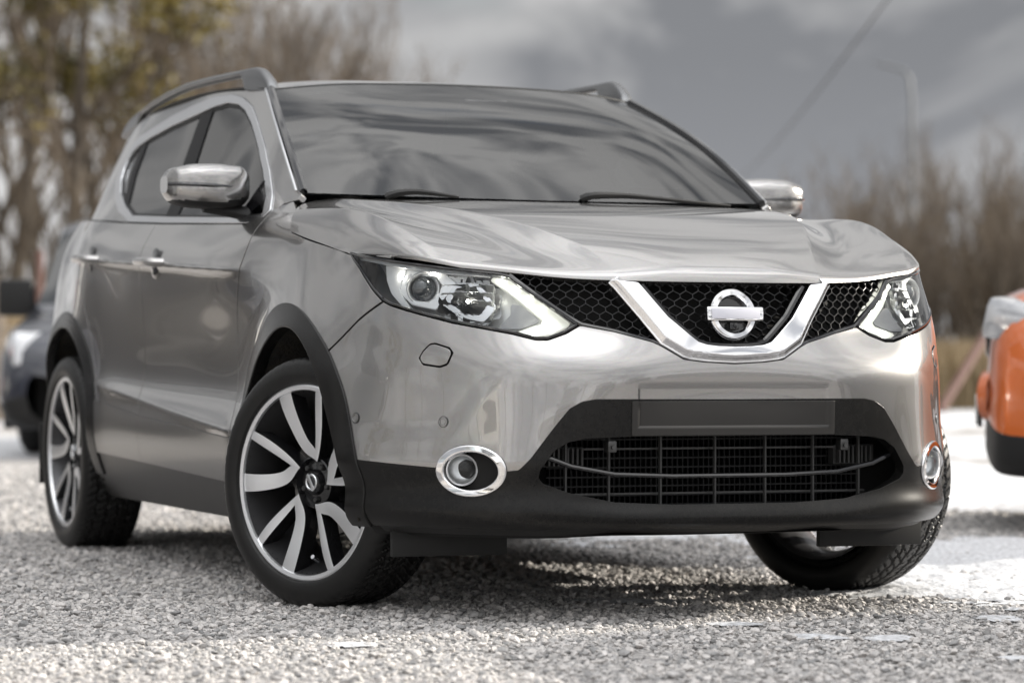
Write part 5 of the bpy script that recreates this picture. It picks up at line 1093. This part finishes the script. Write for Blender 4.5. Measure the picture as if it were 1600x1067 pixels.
# ------------------------------------------------------------------ trees
def tree_mesh(seed, height, spread=.5, levels=4, trunk_r=.11, stems=1, fork=(4, 7), up=.25, twig=1.0):
    rg = np.random.default_rng(seed); TV, TF, CV, CF = [], [], [], []
    def tub(V, F, p0, p1, r0, r1, n=4):
        d = p1-p0; ln = np.linalg.norm(d); d = d/max(ln, 1e-6); a = np.cross(d, [.3, .2, .93]); a /= max(np.linalg.norm(a), 1e-6); b = np.cross(d, a); base = len(V)
        for p, r in ((p0, r0), (p1, r1)):
            for k in range(n): an = 2*math.pi*k/n; V.append(p + (a*math.cos(an)+b*math.sin(an))*r)
        for k in range(n): F.append((base+k, base+(k+1) % n, base+n+(k+1) % n, base+n+k))
    tips = []
    def grow(p, d, ln, r, lv):
        seg = 4 if lv < 2 else 3 if lv < 3 else 2; V, F = (TV, TF) if lv <= 1 else (CV, CF); q = p; dd = d; pts = [(p, r)]
        for s in range(seg):
            dd = dd + rg.normal(size=3)*(.10+.05*lv); dd[2] += up*.25*(lv > 0); dd /= np.linalg.norm(dd); q2 = q + dd*ln/seg; ra = r*(1-.55*s/seg); rb = r*(1-.55*(s+1)/seg)
            tub(V, F, q, q2, ra, rb, 6 if lv == 0 else 4 if lv < 3 else 3); q = q2; pts.append((q, rb))
        if lv >= levels: tips.append(q); return
        nb = rg.integers(*fork) + (2 if lv == 0 else 0)
        for k in range(nb):
            t = rg.uniform(.28 if lv == 0 else .2, 1.0); i = min(int(t*seg), seg-1); f_ = t*seg-i; pp = pts[i][0]*(1-f_)+pts[i+1][0]*f_; rr = (pts[i][1]*(1-f_)+pts[i+1][1]*f_)*rg.uniform(.5, .75)
            a = np.cross(dd, rg.normal(size=3)); a /= max(np.linalg.norm(a), 1e-6); nd = d*(1-spread) + a*spread*rg.uniform(.8, 1.5); nd[2] += up; nd /= np.linalg.norm(nd)
            grow(pp, nd, ln*rg.uniform(.42, .68)*(1 if lv else .85), max(rr, .009), lv+1)
    for s in range(stems):
        d = np.array([rg.normal()*.25*(stems > 1), rg.normal()*.25*(stems > 1), 1.0]); d /= np.linalg.norm(d); grow(np.array([rg.normal()*.25*(stems > 1), rg.normal()*.25*(stems > 1), -.05]), d, height*(.62 if stems == 1 else .55)*rg.uniform(.85, 1.1), trunk_r*rg.uniform(.7, 1.1), 0)
    return TV, TF, CV, CF, tips
mat('bark', (.065, .052, .040), .9, var=(3, .2, (.11, .092, .072))); mat('twigs', (.075, .056, .038), .9, var=(1.5, .2, (.12, .092, .062)))
mat('pale_twigs', (.105, .083, .064), .9, var=(1.5, .2, (.155, .125, .096)))
mat('olive_leaf', (.045, .042, .010), .6, var=(.8, .12, (.20, .145, .013)))
def tree_proto(name, twigm, leaf=None, seed=1, **kw):
    TV, TF, CV, CF, tips = tree_mesh(seed, **kw)
    def mk(n_, V, F, m_):
        me = bpy.data.meshes.new(n_); me.from_pydata([tuple(map(float, v)) for v in V], [], F); me.update(); me.materials.append(MAT[m_]); return me
    parts = [('trunk', mk('trunk', TV, TF, 'bark')), ('crown', mk('crown', CV, CF, twigm))]
    if leaf:
        rg = np.random.default_rng(seed+99); LV, LF = [], []; tp = np.array(tips); cl = tp[rg.choice(len(tp), leaf[0], replace=False)]
        for c_ in cl:
            near = tp[np.argsort(((tp-c_)**2).sum(1))[:leaf[1]]]
            for q in near:
                for _ in range(leaf[2]):
                    p = q + rg.normal(size=3)*.16; a, b = rg.normal(size=3), rg.normal(size=3); a = a/np.linalg.norm(a)*.075; b = b/np.linalg.norm(b)*.05; k = len(LV); LV += [p-a, p+b, p+a, p-b]; LF.append((k, k+1, k+2, k+3))
        parts.append(('foliage', mk('foliage', LV, LF, 'olive_leaf')))
    return parts
TP = {'tall': tree_proto('t', 'twigs', None, 3, height=12, spread=.42, levels=4, trunk_r=.19, fork=(3, 5), up=.34),
      'tall2': tree_proto('t', 'pale_twigs', None, 11, height=11, spread=.36, levels=4, trunk_r=.15, fork=(3, 5), up=.42),
      'leafy': tree_proto('t', 'twigs', (9, 16, 26), 21, height=10, spread=.48, levels=4, trunk_r=.17, fork=(3, 5), up=.25),
      'shrub': tree_proto('t', 'twigs', None, 31, height=5.6, spread=.36, levels=3, trunk_r=.085, stems=5, fork=(3, 5), up=.42),
      'shrub2': tree_proto('t', 'pale_twigs', None, 41, height=5.4, spread=.26, levels=3, trunk_r=.075, stems=6, fork=(3, 5), up=.5)}
def plant(kind, p, rz, s, label, group, name='bare_tree', cat='tree'):
    t = thing(name, label, cat, (p[0], p[1], 0), rz, group); t.scale = (s, s, s*RNG.uniform(.92, 1.08))
    for nm, me in TP[kind]:
        o = bpy.data.objects.new(nm, me); COL.objects.link(o); o.parent = t
    return t
rgt = random.Random(5)
LEFT = [(-40,44,'tall',1.0),(25,50,'tall2',1.0),(118,44,'leafy',.95),(168,47,'leafy',.95),(185,60,'tall2',1.1),(235,48,'tall',.85),(285,62,'tall2',1.0),(330,55,'tall',.85),(390,66,'tall2',.95),(440,60,'tall',.95),(500,72,'tall2',1.1),(560,66,'tall',.9),(615,78,'tall2',1.0),(695,80,'tall',.85),(740,84,'tall2',.8),(-110,40,'tall2',1.),(55,36,'shrub',.8),(200,42,'shrub2',.85),(300,46,'shrub2',.95),(50,64,'tall',1.2),(260,70,'tall',1.1),(360,74,'tall2',1.15),(420,52,'tall2',.85),(475,60,'tall',.9),(530,58,'tall2',.85),(590,62,'tall2',.8),(640,66,'tall2',.78),(665,90,'tall',1.0),(395,80,'tall',1.2),(455,78,'tall2',1.2),(570,85,'tall2',1.1)]
for k, (px, dep, kd, s) in enumerate(LEFT):
    lab = {'tall': 'tall bare brown tree in the blurred row on the left', 'tall2': 'slender pale bare tree in the left background', 'leafy': 'tree with clumps of yellowish green leaves in the left background', 'shrub': 'low brown leafless bush at the foot of the left trees', 'shrub2': 'pale leafless bush at the foot of the left trees'}[kd]
    sh_ = kd.startswith('shrub'); plant(kd, Wg(px, dep), rgt.uniform(0, 6.28), s, lab, 'bushes on the left' if sh_ else 'trees on the left', 'bare_bush' if sh_ else 'leafy_tree' if kd == 'leafy' else 'bare_tree', 'bush' if sh_ else 'tree')
k = 0
for px in range(1318, 1700, 19):
    dep = 46 + (k*7 % 18); kd = 'shrub' if k % 2 else 'shrub2'; plant(kd, Wg(px + rgt.uniform(-8, 8), dep), rgt.uniform(0, 6.28), (.72 + .16*rgt.random())*dep/52, 'brown leafless thicket tree in the row on the right', 'thicket trees on the right', 'bare_tree', 'tree'); k += 1
# tree belt round the rest of the lot (seen in the paintwork)
for k in range(34):
    a = R(-150 + k*8.2)
    if 45 < math.degrees(a) < 135: continue
    r = 34 + (k*11 % 13); p = (3 + r*math.cos(a), -1 + r*math.sin(a))
    plant(('tall', 'tall2', 'leafy')[k % 3], p, rgt.uniform(0, 6.28), .8 + .3*rgt.random(), 'bare tree of the belt behind the photographer', 'trees behind the photographer', 'bare_tree')
# ------------------------------------------------------------------ street furniture
mat('galvanised', (.17, .18, .19), .55, .4); mat('rust_red', (.15, .08, .065), .7); mat('fence_wire', (.30, .29, .28), .6, .5); mat('fence_wood', (.23, .19, .15), .85)
lp = thing('street_lamp', 'grey steel street lamp with a short arm above the right tree row', 'street lamp', Wg(1426, 60))
def loc_(p): return p - lp.location
top_ = loc_(W(1424, 150, 60)); bm = bmesh.new(); pts = [Vector((0, 0, -.1)), Vector((0, 0, 3)), top_, loc_(W(1421, 122, 60)), loc_(W(1412, 111, 60)), loc_(W(1398, 106, 60))]; tube(bm, pts, [.055, .05, .042, .04, .038, .034], 12); bm_obj('pole', bm, 'galvanised', lp)
bm = bmesh.new(); tube(bm, [loc_(W(1399, 107, 60)), loc_(W(1390, 104, 60)), loc_(W(1366, 98, 60))], [.04, .075, .05], 12, flat=.5); bm_obj('lamp_head', bm, 'galvanised', lp)
bm = bmesh.new(); a, b = W(1420, -45, 26), W(1120, 300, 90); pts = [a.lerp(b, k/14) - Vector((0, 0, .35*math.sin(math.pi*k/14))) for k in range(15)]; tube(bm, pts, .010, 6); tag(bm_obj('overhead_cable', bm, 'dark_plastic'), 'dark overhead cable crossing the sky at a slant', 'cable')
bm = bmesh.new(); tube(bm, [W(1470, 640, 30), W(1568, 478, 31)], .045, 8); tag(bm_obj('barrier_pole', bm, 'rust_red'), 'reddish brown pole leaning beside the right trees', 'pole')
fn = thing('wire_fence', 'low wire fence with wooden posts behind the dark blue van', 'fence', Wg(0, 30))
for k in range(9):
    p = Wg(-120 + 60*k, 30) - fn.location; bm = bmesh.new(); tube(bm, [p, p + Vector((0, 0, 1.45))], .05, 8); bm_obj('post', bm, 'fence_wood', fn)
for h in (.25, .6, .95, 1.3):
    bm = bmesh.new(); tube(bm, [Wg(-120, 30, h) - fn.location, Wg(360, 30, h) - fn.location], .008, 5); bm_obj('wire', bm, 'fence_wire', fn)
bm = bmesh.new(); p = Wg(62, 29); tube(bm, [p, p + Vector((0, 0, 1.7))], .035, 10); tag(bm_obj('marker_post', bm, 'rust_red'), 'red marker post standing by the wire fence on the left', 'post')
# dry scrub at the foot of the trees
rg = np.random.default_rng(77); V, F = [], []
def tufts(px0, px1, d0, d1, n, h0, h1):
    for _ in range(n):
        p = Wg(rg.uniform(px0, px1), rg.uniform(d0, d1)); h = rg.uniform(h0, h1)
        for _ in range(4):
            a = rg.normal(size=2)*.25*h; wv = rg.normal(size=2)*.02; k = len(V); q = np.array(p) + np.array([*rg.normal(size=2)*.12, 0])
            V.extend([tuple(q + np.array([wv[0], wv[1], 0])), tuple(q - np.array([wv[0], wv[1], 0])), tuple(q + np.array([a[0], a[1], h]))]); F.append((k, k+1, k+2))
tufts(-150, 420, 31, 40, 9000, .4, 1.3); tufts(1250, 1750, 38, 50, 8000, .3, 1.0)
me = bpy.data.meshes.new('undergrowth'); me.from_pydata(V, [], F); me.update(); o = link('undergrowth', me, mat('dry_grass', (.23, .17, .09), .9, var=(.6, .2, (.33, .26, .17)))); o['kind'] = 'stuff'; o['label'] = 'dry brown grass and weeds below the trees'
